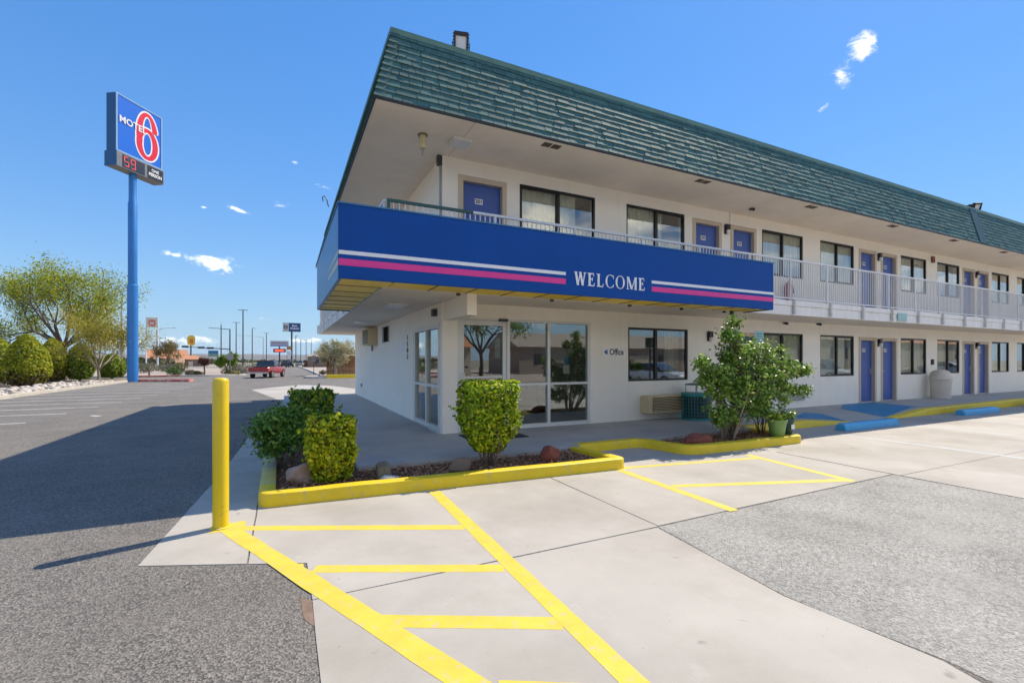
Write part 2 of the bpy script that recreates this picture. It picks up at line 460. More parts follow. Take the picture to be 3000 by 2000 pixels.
def text_mb(txt, size, M, extrude=.004, offset=0, align='CENTER', sx=1.0):
    cu = bpy.data.curves.new('lettering', 'FONT'); cu.body = txt; cu.size = size; cu.extrude = extrude; cu.offset = offset
    cu.align_x = align; cu.align_y = 'CENTER'; cu.resolution_u = 3
    ob = bpy.data.objects.new('lettering', cu); COL.objects.link(ob)
    dg = bpy.context.evaluated_depsgraph_get(); dg.update()
    me = bpy.data.meshes.new_from_object(ob.evaluated_get(dg))
    b = MB(); b.v = [tuple(M @ Vector((v.co.x * sx, v.co.y, v.co.z))) for v in me.vertices]; b.f = [tuple(p.vertices) for p in me.polygons]
    bpy.data.objects.remove(ob); bpy.data.curves.remove(cu); bpy.data.meshes.remove(me)
    return b


FACE_FRONT = Matrix(((1, 0, 0, 0), (0, 0, -1, 0), (0, 1, 0, 0), (0, 0, 0, 1)))   # text plane seen from -Y
FACE_LEFT = Matrix(((0, 0, -1, 0), (-1, 0, 0, 0), (0, 1, 0, 0), (0, 0, 0, 1)))   # text plane seen from -X


def T(x, y, z): return Matrix.Translation((x, y, z))


def np_mesh(name, V, F, mat, parent=None, smooth=False, **kw):
    """V (n,3) world coordinates, F (m,4) quads"""
    me = bpy.data.meshes.new(name)
    o0 = np.array(org(parent)) if parent is not None else np.array([V[:, 0].mean(), V[:, 1].mean(), V[:, 2].min()])
    V = V - o0
    me.vertices.add(len(V)); me.vertices.foreach_set('co', V.astype(np.float32).ravel())
    k = F.shape[1]
    me.loops.add(F.size); me.loops.foreach_set('vertex_index', F.astype(np.int32).ravel())
    me.polygons.add(len(F)); me.polygons.foreach_set('loop_start', np.arange(0, F.size, k, dtype=np.int32))
    me.polygons.foreach_set('loop_total', np.full(len(F), k, dtype=np.int32))
    me.update(calc_edges=True); me.materials.append(mat)
    if smooth: me.polygons.foreach_set('use_smooth', np.ones(len(F), dtype=bool))
    ob = bpy.data.objects.new(name, me); COL.objects.link(ob)
    if parent is not None: ob.parent = parent
    else: ob.location = o0
    return props(ob, **kw)


def leaves(P, Nn, size, mat, parent, name='foliage', aspect=.55, fold=.18, rng=RNG, **kw):
    """one folded diamond leaf per point"""
    n = len(P)
    Nn = Nn / (np.linalg.norm(Nn, axis=1, keepdims=True) + 1e-9)
    r = rng.normal(size=(n, 3)); t = r - Nn * (r * Nn).sum(1, keepdims=True); t /= (np.linalg.norm(t, axis=1, keepdims=True) + 1e-9)
    b = np.cross(Nn, t)
    L = (size * rng.uniform(.65, 1.35, n))[:, None]
    V = np.empty((n, 4, 3))
    V[:, 0] = P - t * L * .5; V[:, 2] = P + t * L * .5
    V[:, 1] = P - b * L * aspect * .5 + Nn * L * fold; V[:, 3] = P + b * L * aspect * .5 + Nn * L * fold
    F = np.arange(n * 4).reshape(n, 4)
    return np_mesh(name, V.reshape(-1, 3), F, mat, parent, **kw)

# ------------------------------------------------------------------ ground, paving, markings
def sheet(name, poly, z, mat, parent=None, kind='structure', **kw):
    m = MB().poly([(x, y, z) for x, y in poly])
    return m.build(name, mat, parent, kind=kind if parent is None else None, **kw)


def edge_poly(pts, step=.25, amp=.012, closed=True, seed=0):
    """subdivide a polygon and make its outline slightly uneven"""
    out = []; n = len(pts)
    for i in range(n):
        a = Vector(pts[i]); b = Vector(pts[(i + 1) % n]); L = (b - a).length; k = max(1, int(L / step))
        nrm = Vector((-(b - a).y, (b - a).x)).normalized() if L > 0 else Vector((0, 0))
        for j in range(k):
            p = a.lerp(b, j / k); w = 0 if j == 0 else mnoise.noise(Vector((p.x * 3.1, p.y * 3.1, seed))) * amp
            out.append(tuple(p + nrm * w))
    return out


g = MB()
rings = [0, 60, 200, 600, 2000, 6000, 16000]
k = 48
for i, r in enumerate(rings):
    for j in range(k):
        t = 2 * math.pi * j / k; g.v.append((r * math.cos(t), 100 + r * math.sin(t), -.03))
for i in range(len(rings) - 1):
    for j in range(k):
        j2 = (j + 1) % k; g.f.append((i * k + j, i * k + j2, (i + 1) * k + j2, (i + 1) * k + j))
g.build('ground', M_far, kind='structure', at=(0, 0, -.03))
sheet('desert_lot', [(-90, -60), (60, -60), (60, 180), (-90, 180)], -.022, M_desert)
sheet('parking_lot', edge_poly([(-10.45, -13), (45, -13), (45, 30), (10, 44.2), (3.3, 44.2), (3.3, 150), (-2.9, 150), (-2.9, 58), (-6, 55.4), (-80, 55.4), (-80, 45), (-10.45, 43.6)], 3, .03), -.006, M_asph)
sheet('street', [(-90, 122), (60, 122), (60, 140), (-90, 140)], -.016, M_asph)
sheet('asphalt_patch', edge_poly([(3.05, -13), (7.58, -13), (7.58, 3.47), (3.19, 3.36), (3.02, 2.0), (3.13, 1.2)], .2, .02, seed=4), -.004, M_patch)

pav = struct('concrete_pavement')


def slab(poly, seed=0, amp=.004):
    p = edge_poly(poly, .3, amp, seed=seed)
    MB().prism(p, -.06, 0).build('slab', M_conc, pav)


J = .006
slab([(-1.0, 4.47), (-.25 - J, 4.15), (-.25 - J, 7.5), (-.78, 7.5)], 1, .006)
slab([(-.25 + J, 4.14), (.165, 3.96), (.172, 3.33 + J), (3.2 - J, 3.36 + J), (3.24 - J, 8.6), (-.25 + J, 8.6)], 2)
slab([(.172, 3.33 - J), (.165, 2.45), (.22, .6), (.2, -10), (3.03, -10), (2.96, .6), (3.10, 1.2), (3.0, 2.0), (3.16, 3.35 - J)], 3, .006)
slab([(3.2 + J, 3.38), (7.57 - J, 3.49), (7.6 - J, 5.2), (8.0, 5.2), (8.0, 7.2), (3.24 + J, 7.2)], 4)
slab([(7.59 + J, 3.40 + J), (16.2 - J, 3.34 + J), (16.2 - J, 7.4), (8.0 + J, 7.4), (8.0 + J, 5.2 - J), (7.62 + J, 5.2 - J)], 5)
slab([(7.59 + J, -10), (16.2 - J, -10), (16.2 - J, 3.34 - J), (7.59 + J, 3.40 - J)], 6)
slab([(16.2 + J, -10), (26, -10), (26, 3.34 - J), (16.2 + J, 3.34 - J)], 7)
slab([(16.2 + J, 3.34 + J), (26, 3.34 + J), (26, 7.4), (16.2 + J, 7.4)], 8)
slab([(26 + J * 2, -10), (44, -10), (44, 7.4), (26 + J * 2, 7.4)], 9)
slab([(-.78, 7.5 + J * 2), (-.25 - J, 7.5 + J * 2), (.9, 9), (2.7, 12), (2.7, 19.8), (-.02, 19.9), (-.62, 11.5)], 10)
slab([(-.02, 19.9 + J * 2), (2.7, 19.8 + J * 2), (4.5, 24), (2.6, 31.4), (.75, 33.2), (-1.56, 28.9)], 11)
# white access hatching on the far concrete
for i in range(3):
    y = 28.3 + i * 1.1
    sheet('hatch_line', [(.3 + i * .1, y), (1.9 + i * .1, y + .5), (1.9 + i * .1, y + .95), (.3 + i * .1, y + .45)], .004, M_wline)


def stripe(name, a, b, w, mat, z=.005, amp=.006, seed=0, ext=0):
    a, b = Vector(a), Vector(b); d = (b - a).normalized(); nrm = Vector((-d.y, d.x)) * w / 2
    pts = [tuple(a - nrm), tuple(b - nrm), tuple(b + nrm), tuple(a + nrm)]
    sheet(name, edge_poly(pts, .12, amp, seed=seed), z, mat)


stripe('yellow_line', (-.47, 5.10), (1.30, 1.00), .155, M_stripe, .0016, .009, 1)
stripe('yellow_line', (1.63, 5.47), (1.52, 1.0), .135, M_stripe, .0014, .006, 2)
for i, (a, b, w) in enumerate([((-.38, 5.06), (1.54, 4.15), .125), ((.21, 3.82), (1.50, 3.20), .125), ((.49, 2.90), (1.50, 2.375), .135), ((.92, 2.03), (1.48, 1.72), .135)]):
    stripe('yellow_line', a, b, w, M_stripe, .0006 + i * .0001, .006, 5 + i)
stripe('yellow_line', (4.34, 5.42), (4.24, 3.36), .125, M_stripe, .0014, .006, 11)
stripe('yellow_line', (6.95, 5.26), (6.66, 3.50), .125, M_stripe, .0012, .006, 12)
stripe('yellow_line', (4.33, 5.44), (6.90, 5.02), .11, M_stripe, .0010, .006, 13)
stripe('yellow_line', (4.38, 4.36), (6.70, 3.56), .125, M_stripe, .0008, .006, 14)
sheet('yellow_line', edge_poly([(-.62, 5.02), (-.33, 5.02), (-.33, 5.27), (-.5, 5.24)], .06, .012, seed=3), .0018, M_stripe)
sheet('yellow_line', edge_poly([(-.07, 4.05), (.14, 3.955), (.155, 3.46), (.10, 3.62), (.05, 3.8)], .06, .02, seed=31), .0004, M_stripe)
sheet('rust_stain', edge_poly([(.09, 3.4), (.165, 3.34), (.165, 3.0), (.14, 3.05)], .06, .03, seed=8), -.0035, pmat('rusty_brown_stain', (.23, .155, .11), .9, var=.3, vs=9, bump=.5, bs=80))
for i, x in enumerate((10.66, 13.78, 16.3, 19.3, 21.8)):
    stripe('faded_line', (x, 5.9), (x + .12, -1), .11, M_fadeline, .0007, .01, 40 + i)
for i, (x0, x1, y) in enumerate([(-10.3, -4.9, 35.1), (-10.3, -4.95, 33.2), (-10.3, -4.95, 31.1), (-10.3, -5.15, 28.6), (-10.3, -5.2, 26.4), (-10.3, -5.35, 24.4),
                                 (-10.3, -5.5, 22.4), (-10.3, -5.65, 20.4), (-10.3, -5.8, 18.3), (-10.3, -5.86, 16.0), (-10.3, -5.9, 13.6), (-10.3, -4.9, 37.1), (-10.3, -4.9, 39.1)]):
    stripe('parking_line', (x0, y), (x1, y), .11, M_wline, -.003, .01, 60 + i)
sheet('yellow_line', edge_poly([(-4.75, 17.0), (-4.62, 17.05), (-4.9, 17.35), (-5.0, 17.3)], .1, .02), -.003, M_wline)


# kerbs ----------------------------------------------------------------
def chaikin(pts, it=2, keep=()):
    for _ in range(it):
        o = [pts[0]]
        for a, b in zip(pts[:-1], pts[1:]):
            o += [tuple(Vector(a).lerp(Vector(b), .25)), tuple(Vector(a).lerp(Vector(b), .75))]
        o.append(pts[-1]); pts = o
    return pts


def kerb(name, path, mat, w=.17, h=.15, z0=-.02, parent=None, **kw):
    prof = [(0, z0), (.004, h - .03), (.012, h - .01), (.03, h), (w - .02, h), (w, h - .012), (w, z0)]
    pts = [Vector(p) for p in path]; b = MB(); n = len(prof)
    for i, p in enumerate(pts):
        d = (pts[min(i + 1, len(pts) - 1)] - pts[max(i - 1, 0)]).normalized(); nr = Vector((-d.y, d.x))
        wob = mnoise.noise(Vector((p.x * 2, p.y * 2, 5))) * .008
        for a, z in prof: q = p + nr * a; b.v.append((q.x, q.y, z + (wob if z > .05 else 0)))
    for i in range(len(pts) - 1):
        for j in range(n - 1):
            b.f.append((i * n + j, (i + 1) * n + j, (i + 1) * n + j + 1, i * n + j + 1))
    b.f.append(tuple(range(n))); b.f.append(tuple(reversed(range((len(pts) - 1) * n, len(pts) * n))))
    return b.build(name, mat, parent, kind='structure' if parent is None else None, smooth=True, **kw)


def dens(path, step=.3):
    o = []
    for a, b in zip(path[:-1], path[1:]):
        a, b = Vector(a), Vector(b); k = max(1, int((b - a).length / step))
        o += [tuple(a.lerp(b, j / k)) for j in range(k)]
    return o + [tuple(path[-1])]


kerb('planter_kerb', dens([(-.27, 9.9), (-.25, 6.05)]), M_yelworn)
kerb('planter_kerb', dens(chaikin([(-.25, 6.05), (-.25, 5.62), (.1, 5.605), (4.1, 5.38), (4.55, 5.36), (4.50, 5.85), (4.42, 6.2), (4.40, 6.56), (4.75, 6.60), (5.5, 6.60), (5.82, 6.58), (5.92, 6.1), (6.02, 5.66), (6.5, 5.60), (8.6, 5.56), (8.97, 5.56), (8.97, 5.95), (8.97, 6.96)], 2), .25), M_yel)
sheet('planting_bed', [(-.1, 5.78), (4.3, 5.55), (4.3, 6.5), (.9, 6.62), (.9, 9.7), (-.1, 9.7)], .085, M_soil)
sheet('planting_bed', [(5.95, 6.6), (6.1, 5.75), (8.85, 5.72), (8.85, 6.75)], .085, M_soil)


def in_bed(n):
    out = []
    while len(out) < n:
        if random.random() < .55: x, y = random.uniform(-.05, 4.2), random.uniform(5.75, 6.5)
        elif random.random() < .4: x, y = random.uniform(-.05, .85), random.uniform(6.4, 9.5)
        else: x, y = random.uniform(6.2, 8.75), random.uniform(5.78, 6.6)
        if y < 5.80 - .055 * x and x < 4.4: continue
        out.append((x, y, .09 + random.random() ** 2 * .05))
    return np.array(out)


P = in_bed(5200); Nn = RNG.normal(size=P.shape) * .5 + np.array([0, 0, 1])
leaves(P, Nn, .045, M_chip, None, 'mulch', aspect=.4, fold=.05, kind='stuff')

# raised walkway ---------------------------------------------------------
wk = struct('sidewalk')


def wslab(poly, z=.15):
    MB().prism(poly, -.03, z).build('slab', M_walk, wk)


wslab([(.9, 6.52), (2.70, 6.45), (2.70, 8.70), (2.70, 9.7), (.9, 9.7)])
wslab([(2.706, 6.45), (4.45, 6.50), (4.56, 6.74), (4.56, 8.72), (2.706, 8.72)])
wslab([(4.566, 6.74), (5.8, 6.74), (5.9, 6.55), (6.6, 6.55), (6.6, 8.72), (4.566, 8.72)])
wslab([(6.606, 6.55), (8.83, 6.60), (8.83, 8.72), (6.606, 8.72)])
wslab([(.02, 9.706), (2.77, 9.706), (2.77, 15), (.02, 15)])
wslab([(.02, 15.006), (2.77, 15.006), (2.77, 21), (.02, 21)])


def hb(x): return .15 + .07 * min(1, max(0, (x - 9) / 13))


def hf(x):
    if x < 11.2: return .15
    if x < 13.0: return .15 - (x - 11.2) / 1.8 * .138
    if x < 14.8: return .012
    if x < 16.7: return .012 + (x - 14.8) / 1.9 * .165
    return min(.22, .177 + (x - 16.7) * .008)


def walk_z(x, y):
    t = min(1, max(0, (y - 6.95) / 1.35)); return hf(x) * (1 - t) + hb(x) * t


xs = [8.836 + .2 * i for i in range(127)]
ys = [6.95, 7.2, 7.45, 7.7, 8.0, 8.3, 8.72]
for j0 in range(0, 126, 14):
    b = MB(); sub = xs[j0:j0 + 15]
    sub = sub[:-1] + [sub[-1] - .006]
    for x in sub:
        for y in ys: b.v.append((x, y, walk_z(x, y)))
        b.v.append((x, 6.95, -.03))
    n = len(ys) + 1
    for i in range(len(sub) - 1):
        for j in range(len(ys) - 1): b.f.append((i * n + j, (i + 1) * n + j, (i + 1) * n + j + 1, i * n + j + 1))
        b.f.append((i * n + n - 1, (i + 1) * n + n - 1, (i + 1) * n, i * n))
    b.build('slab', M_walk, wk)


def kerb_run(x0, x1, n=40):
    b = MB()
    for i in range(n + 1):
        x = x0 + (x1 - x0) * i / n; h = max(.002, hf(x) + .004)
        for y, z in ((6.79, -.02), (6.795, h - .03 if h > .04 else h - .004), (6.82, h), (7.0, h + .002), (7.0, h - .03)): b.v.append((x, y, z))
    for i in range(n):
        for j in range(4): b.f.append((i * 5 + j, (i + 1) * 5 + j, (i + 1) * 5 + j + 1, i * 5 + j + 1))
    b.build('sidewalk_kerb', M_yel, kind='structure', smooth=True)


kerb_run(8.97, 13.05, 24)
kerb_run(14.75, 34, 80)


def paint_on_walk(poly, mat):
    bm = bmesh.new(); f = bm.faces.new([bm.verts.new((x, y, 0)) for x, y in poly])
    bmesh.ops.triangulate(bm, faces=[f]); bmesh.ops.subdivide_edges(bm, edges=bm.edges[:], cuts=7, use_grid_fill=True)
    b = MB(); bm.verts.index_update()
    b.v = [(v.co.x, v.co.y, walk_z(v.co.x, v.co.y) + .006) for v in bm.verts]; b.f = [tuple(v.index for v in f.verts) for f in bm.faces]
    bm.free(); b.build('blue_ramp_paint', mat, kind='structure')


paint_on_walk([(14.8, 6.98), (17.1, 7.25), (17.4, 8.55), (15.8, 8.60), (14.76, 8.1)], M_bluepaint)
paint_on_walk([(11.2, 7.35), (13.0, 7.0), (13.25, 7.75), (12.9, 8.0)], M_bluepaint)
paint_on_walk([(10.3, 7.9), (11.6, 7.9), (11.7, 8.3), (10.5, 8.3)], M_bluepaint)

# far kerbs
kerb('red_kerb', dens([(-10.4, 43.9), (-9.4, 43.2), (-7.2, 42.2), (-6.3, 41.6), (-6.1, 42.6), (-8, 44.2)], .5), M_redkerb, .25, .16)
kerb('red_kerb', dens([(-12.4, 54.9), (-9.2, 55.5)], .5), M_redkerb, .2, .16)
kerb('grey_kerb', dens(chaikin([(-9.2, 55.5), (-6.2, 55.6), (-3.4, 57.6), (-3.0, 62), (-3.0, 118)], 2), 1.5), M_kerbgrey, .2, .15)
kerb('grey_kerb', dens([(-40, 54.8), (-12.4, 54.9)], 2), M_kerbgrey, .2, .15)
kerb('yellow_kerb', dens([(3.45, 44.35), (14, 45.2)], .7), M_yel, .3, .32)
kerb('grey_kerb', dens(chaikin([(3.4, 120), (3.4, 60), (3.1, 50), (1.4, 46.2), (2.2, 44.6), (3.45, 44.35)], 2), 1.2), M_kerbgrey, .3, .15)
kerb('lot_kerb', dens([(-10.45, 43.6), (-10.5, 30), (-10.5, -20)], .8), pmat('pale_kerb_concrete', (.50, .45, .37), .9, var=.1), .22, .14)

# ------------------------------------------------------------------ the motel
BX, FY = 2.76, 8.70
motel = thing('motel_building', (BX, FY, .15), 'long two-storey white stucco motel with green shingled mansard roof and blue doors', 'motel')
XE = 33.5
WINS = [(12.1, 13.95), (14.8, 16.6), (19.45, 21.22), (22.02, 23.78), (26.6, 28.3), (29.1, 30.8)]
DOORS = [(10.86, 11.80), (16.91, 17.84), (18.22, 19.14), (24.07, 24.98), (25.37, 26.27)]
UPW = [(4.44, 6.37), (7.27, 9.14)] + WINS
UPD = [(3.13, 4.09), (9.46, 10.42)] + DOORS
LOW = [(7.32, 9.25)] + WINS
UF = 3.05


def wall_open(name, u0, u1, z0, z1, ops, mk, thick, mat):
    """mk(u, depth, z) -> world point; ops (u0, u1, z0, z1)"""
    us = sorted({u0, u1, *[o[0] for o in ops], *[o[1] for o in ops]}); zs = sorted({z0, z1, *[o[2] for o in ops], *[o[3] for o in ops]})
    b = MB()
    inside = lambda u, z: any(o[0] < u < o[1] and o[2] < z < o[3] for o in ops)
    for d, flip in ((0, False), (thick, True)):
        for i in range(len(us) - 1):
            for j in range(len(zs) - 1):
                if inside((us[i] + us[i + 1]) / 2, (zs[j] + zs[j + 1]) / 2): continue
                q = [mk(us[i], d, zs[j]), mk(us[i + 1], d, zs[j]), mk(us[i + 1], d, zs[j + 1]), mk(us[i], d, zs[j + 1])]
                b.poly(q[::-1] if flip else q)
    for a, c, e, f in ops:
        for (p, q) in (((a, e), (c, e)), ((c, e), (c, f)), ((c, f), (a, f)), ((a, f), (a, e))):
            b.poly([mk(p[0], 0, p[1]), mk(q[0], 0, q[1]), mk(q[0], thick, q[1]), mk(p[0], thick, p[1])])
    for z in (z0, z1):
        b.poly([mk(u0, 0, z), mk(u1, 0, z), mk(u1, thick, z), mk(u0, thick, z)])
    for u in (u0, u1):
        b.poly([mk(u, 0, z0), mk(u, 0, z1), mk(u, thick, z1), mk(u, thick, z0)])
    return b.build(name, mat, motel)


def lz(x): return walk_z(x, 8.6) if x > 8.9 else .15


ops = [(3.07, 6.235, .10, 2.43)] + [(a, c, 1.08, 2.36) for a, c in LOW] + [(a, c, lz(a) + .004, 2.29) for a, c in DOORS]
ops += [(a, c, 4.0, 5.27) for a, c in UPW] + [(a, c, UF + .01, 5.18) for a, c in UPD]
wall_open('wall', BX, XE, .02, 5.62, ops, lambda u, d, z: (u, FY + d, z), .2, M_stucco)
wall_open('wall', 8.9, 20.9, .02, 5.62, [(8.95, 10.94, .12, 2.30), (13.6, 14.7, 2.1, 2.58)], lambda u, d, z: (BX + d, u, z), .2, M_stucco)
box(BX + .2, XE, 20.7, 20.9, .02, 5.62).build('wall', M_stucco, motel)
box(XE - .2, XE, 8.9, 20.7, .02, 5.62).build('wall', M_stucco, motel)
box(2.80, 2.975, 7.44, 8.72, 2.345, 2.72).build('beam', M_stucco, motel, bevel=.008)
# interior partitions and floors
box(2.97, XE - .22, 8.91, 20.68, .06, .12).build('floor', M_innerfloor, motel)
box(2.97, XE - .22, 13.6, 13.7, .12, 5.6).build('partition', M_inner, motel)
for x in (6.9, 10.6, 14.3, 18.03, 21.6, 25.18, 28.7):
    box(x, x + .1, 8.92, 13.55, .12, 5.6).build('partition', M_inner, motel)
# balcony slab and roof soffit
slabm = MB(); slabm.box(1.40, XE + .5, 7.40, 21.8, 2.70, UF)
slabm.build('balcony_slab', M_ceil, motel)
fb = MB(); fb.box(1.36, XE + .5, 7.372, 7.399, 2.704, 2.93); fb.box(1.36, XE + .5, 7.352, 7.399, 2.936, UF + .012)
fb.box(1.372, 1.399, 7.41, 21.8, 2.704, 2.93); fb.box(1.352, 1.399, 7.41, 21.8, 2.936, UF + .012)
fb.build('slab_fascia', M_slabface, motel)

# mansard roof
EX0, EY0, EZ = 1.245, 7.235, 5.56
INX, INY, RISE = .37, .475, 1.385
EX1, EY1 = XE + 1, 21.6
mans = MB()
lo = [(EX0, EY0), (EX1, EY0), (EX1, EY1), (EX0, EY1)]; hi = [(EX0 + INX, EY0 + INY), (EX1 - INX, EY0 + INY), (EX1 - INX, EY1 - INY), (EX0 + INX, EY1 - INY)]
mans.v = [(x, y, EZ) for x, y in lo] + [(x, y, EZ + RISE) for x, y in hi]
mans.f = [(4, 5, 6, 7)] + [(i, (i + 1) % 4, 4 + (i + 1) % 4, 4 + i) for i in range(4)] + [(3, 2, 1, 0)]
mroof = mans.build('mansard_roof', M_roof, motel)
MB().box(EX0 + .015, EX1 - .015, EY0 + .015, EY1 - .015, EZ - .022, EZ - .004).build('roof_soffit', M_ceil, motel)
box(2.874, 2.880, EY0 + .02, 8.7, EZ - .0235, EZ - .0215).build('soffit_joint', pmat('joint_shadow_gap', (.3, .26, .22), .9), motel)
eb = MB(); eb.box(EX0 - .012, EX1, EY0 - .012, EY0 + .012, EZ - .03, EZ + .02); eb.box(EX0 - .012, EX0 + .012, EY0 + .012, EY1, EZ - .03, EZ + .02)
eb.build('drip_edge', M_black, mroof)
# shingle courses
SL = math.hypot(INY, RISE); NC = 11; EXPO = SL / NC
up = Vector((0, INY, RISE)) / SL; outn = Vector((0, -RISE, INY)) / SL
SLL = math.hypot(INX, RISE); EXPOL = SLL / NC; upL = Vector((INX, 0, RISE)) / SLL; outL = Vector((-RISE, 0, INX)) / SLL


def shingle_mb(b, base, right, up, outn, w, length, th, lift):
    p0 = base + outn * (.004 + lift); p1 = base + right * w + outn * (.004 + lift * .7)
    q0 = p0 + outn * th; q1 = p1 + outn * th
    r0 = base + up * length + outn * .004; r1 = base + right * w + up * length + outn * .004
    n = len(b.v); b.v += [tuple(x) for x in (p0, p1, q0, q1, r0, r1)]
    b.f += [(n, n + 1, n + 3, n + 2), (n + 2, n + 3, n + 5, n + 4), (n, n + 2, n + 4), (n + 1, n + 5, n + 3)]


rr = random.Random(3)
near = []
rest = MB()
for c in range(NC):
    zoff = EXPO * c
    x = EX0 + INX * (c / NC) + rr.uniform(-.0, .02)
    while x < 32:
        w = rr.choice((.14, .17, .2, .24, .28, .33)) * rr.uniform(.9, 1.1)
        base = Vector((x, EY0, EZ)) + up * (zoff + rr.uniform(-.006, .006))
        near.append((x + w / 2 + abs(c - 5) * .01, base, w - rr.uniform(.005, .012), rr.choice((.012, .013, .015, .017, .019)), rr.uniform(0, .006))); x += w
near.sort(key=lambda t: t[0])
for i, (d, base, w, th, lf) in enumerate(near):
    if i < 300:
        b = MB(); shingle_mb(b, base, Vector((1, 0, 0)), up, outn, w, EXPO * 1.12, th, lf); b.build('shingle', M_roof, mroof)
    else:
        shingle_mb(rest, base, Vector((1, 0, 0)), up, outn, w, EXPO * 1.12, th, lf)
for c in range(NC):
    y = EY0 + INY * (c / NC)
    while y < EY1 - .4:
        w = rr.uniform(.18, .38)
        shingle_mb(rest, Vector((EX0, y + w, EZ)) + upL * (EXPOL * c), Vector((0, -1, 0)), upL, outL, w - .006, EXPOL * 1.12, rr.uniform(.018, .028), rr.uniform(0, .006)); y += w
rest.build('shingles', M_roof, mroof, kind='stuff')
cap = MB()
ct = EZ + RISE
cap.box(EX0 + INX - .05, EX1, EY0 + INY - .035, EY0 + INY + .12, ct - .045, ct + .05)
cap.box(EX0 + INX - .055, EX0 + INX + .12, EY0 + INY + .12, EY1, ct - .045, ct + .05)
cap.build('ridge_cap', M_cap, mroof)
hipm = MB()
for c in range(NC):
    p = Vector((EX0, EY0, EZ)) + (Vector((INX, INY, RISE)) / NC) * c
    q = p + Vector((INX, INY, RISE)) / NC * 1.15
    o = Vector((-1, -1, .25)).normalized()
    a, d = Vector((.13, -.012, .0)), Vector((-.012, .13, 0))
    n = len(hipm.v)
    P0 = p + o * .05
    hipm.v += [tuple(v) for v in (p + a + o * .03, P0, p + d + o * .03, q + a + o * .012, q + o * .02, q + d + o * .012, p + a, p, p + d)]
    hipm.f += [(n, n + 1, n + 4, n + 3), (n + 1, n + 2, n + 5, n + 4), (n + 6, n + 7, n + 1, n), (n + 7, n + 8, n + 2, n + 1)]
hipm.build('hip_shingles', M_roof, mroof, kind='stuff')
sx = 21.2
sm = MB(); A = Vector((sx, EY0, EZ)) + outn * .035; Bp = A + up * (SL + .02) + Vector((.5, 0, 0))
for x0, x1 in ((0, .5),):
    sm.poly([A, A + Vector((x1, 0, 0)), Bp + Vector((x1, 0, 0)), Bp])
    sm.poly([A - outn * .03, A, Bp, Bp - outn * .03]); sm.poly([A + Vector((x1, 0, 0)), A + Vector((x1, 0, 0)) - outn * .03, Bp + Vector((x1, 0, 0)) - outn * .03, Bp + Vector((x1, 0, 0))])
sm.build('roof_seam', pmat('dark_green_flashing', (.018, .07, .072), .55), mroof)


# windows ----------------------------------------------------------------
def curtain(x0, x1, y, z0, z1, parent, mat, seed):
    b = MB(); rd = random.Random(seed); n = max(6, int((x1 - x0) / .028)); ph = rd.uniform(0, 6); fr = rd.uniform(38, 50)
    for i in range(n + 1):
        x = x0 + (x1 - x0) * i / n; w = .028 * math.sin(x * fr + ph) + .014 * math.sin(x * 17 + ph)
        b.v += [(x, y + w, z0), (x, y + w * .8, z1)]
    for i in range(n): b.f.append((2 * i, 2 * i + 2, 2 * i + 3, 2 * i + 1))
    b.build('curtain', mat, parent, smooth=True)


def window(x0, x1, z0, z1, seed, flip=False, gap=True, mat=None):
    rd = random.Random(seed)
    y0, y1 = FY + .015, FY + .075; f = .045; xm = (x0 + x1) / 2
    b = MB()
    b.box(x0, x0 + f, y0, y1, z0, z1); b.box(x1 - f, x1, y0, y1, z0, z1)
    b.box(x0 + f, x1 - f, y0, y1, z0, z0 + f); b.box(x0 + f, x1 - f, y0, y1, z1 - f, z1)
    b.box(xm - .03, xm + .03, y0 - .004, y1 - .004, z0 + f, z1 - f)
    # sash on the sliding side
    s0, s1 = (x0 + f, xm - .03) if flip else (xm + .03, x1 - f)
    for a in (s0, s1 - .028): b.box(a, a + .028, y0 + .012, y1 - .012, z0 + f, z1 - f)
    for z in (z0 + f, z1 - f - .028): b.box(s0 + .028, s1 - .028, y0 + .012, y1 - .012, z, z + .028)
    w = b.build('window', M_bronze, motel)
    for a, c, yy in ((x0 + f, xm - .03, y0 + .035), (xm + .03, x1 - f, y0 + .028)):
        box(a, c, yy, yy + .006, z0 + f, z1 - f).build('pane', M_glass, w)
    m1 = mat or (M_curtain if rd.random() < .65 else M_curtain2)
    g0 = rd.uniform(.05, .35) if gap and rd.random() < .6 else .02
    if rd.random() < .5: curtain(x0 + .02, x1 - g0 * (x1 - x0), FY + .16, z0 - .05, z1 + .05, w, m1, seed)
    else: curtain(x0 + g0 * (x1 - x0), x1 - .02, FY + .16, z0 - .05, z1 + .05, w, m1, seed)
    return w


for i, (a, c) in enumerate(UPW): window(a, c, 4.0, 5.27, 10 + i, flip=i % 2 == 0)
for i, (a, c) in enumerate(LOW):
    if i: window(a, c, 1.08, 2.36, 40 + i, flip=i % 2 == 1)
ow = MB(); x0, x1, z0, z1 = 7.32, 9.25, 1.08, 2.36; y0, y1 = FY + .015, FY + .075; f = .05; xm = 8.2
ow.box(x0, x0 + f, y0, y1, z0, z1).box(x1 - f, x1, y0, y1, z0, z1).box(x0 + f, x1 - f, y0, y1, z0, z0 + f).box(x0 + f, x1 - f, y0, y1, z1 - f, z1).box(xm - .035, xm + .035, y0 - .004, y1, z0 + f, z1 - f)
oww = ow.build('window', M_bronze, motel)
box(x0 + f, xm - .035, y0 + .03, y0 + .036, z0 + f, z1 - f).build('pane', M_lobbyglass, oww)
box(xm + .035, x1 - f, y0 + .024, y0 + .03, z0 + f, z1 - f).build('pane', M_lobbyglass, oww)
curtain(8.72, 9.2, FY + .27, 1.0, 2.42, oww, M_curtain, 77)


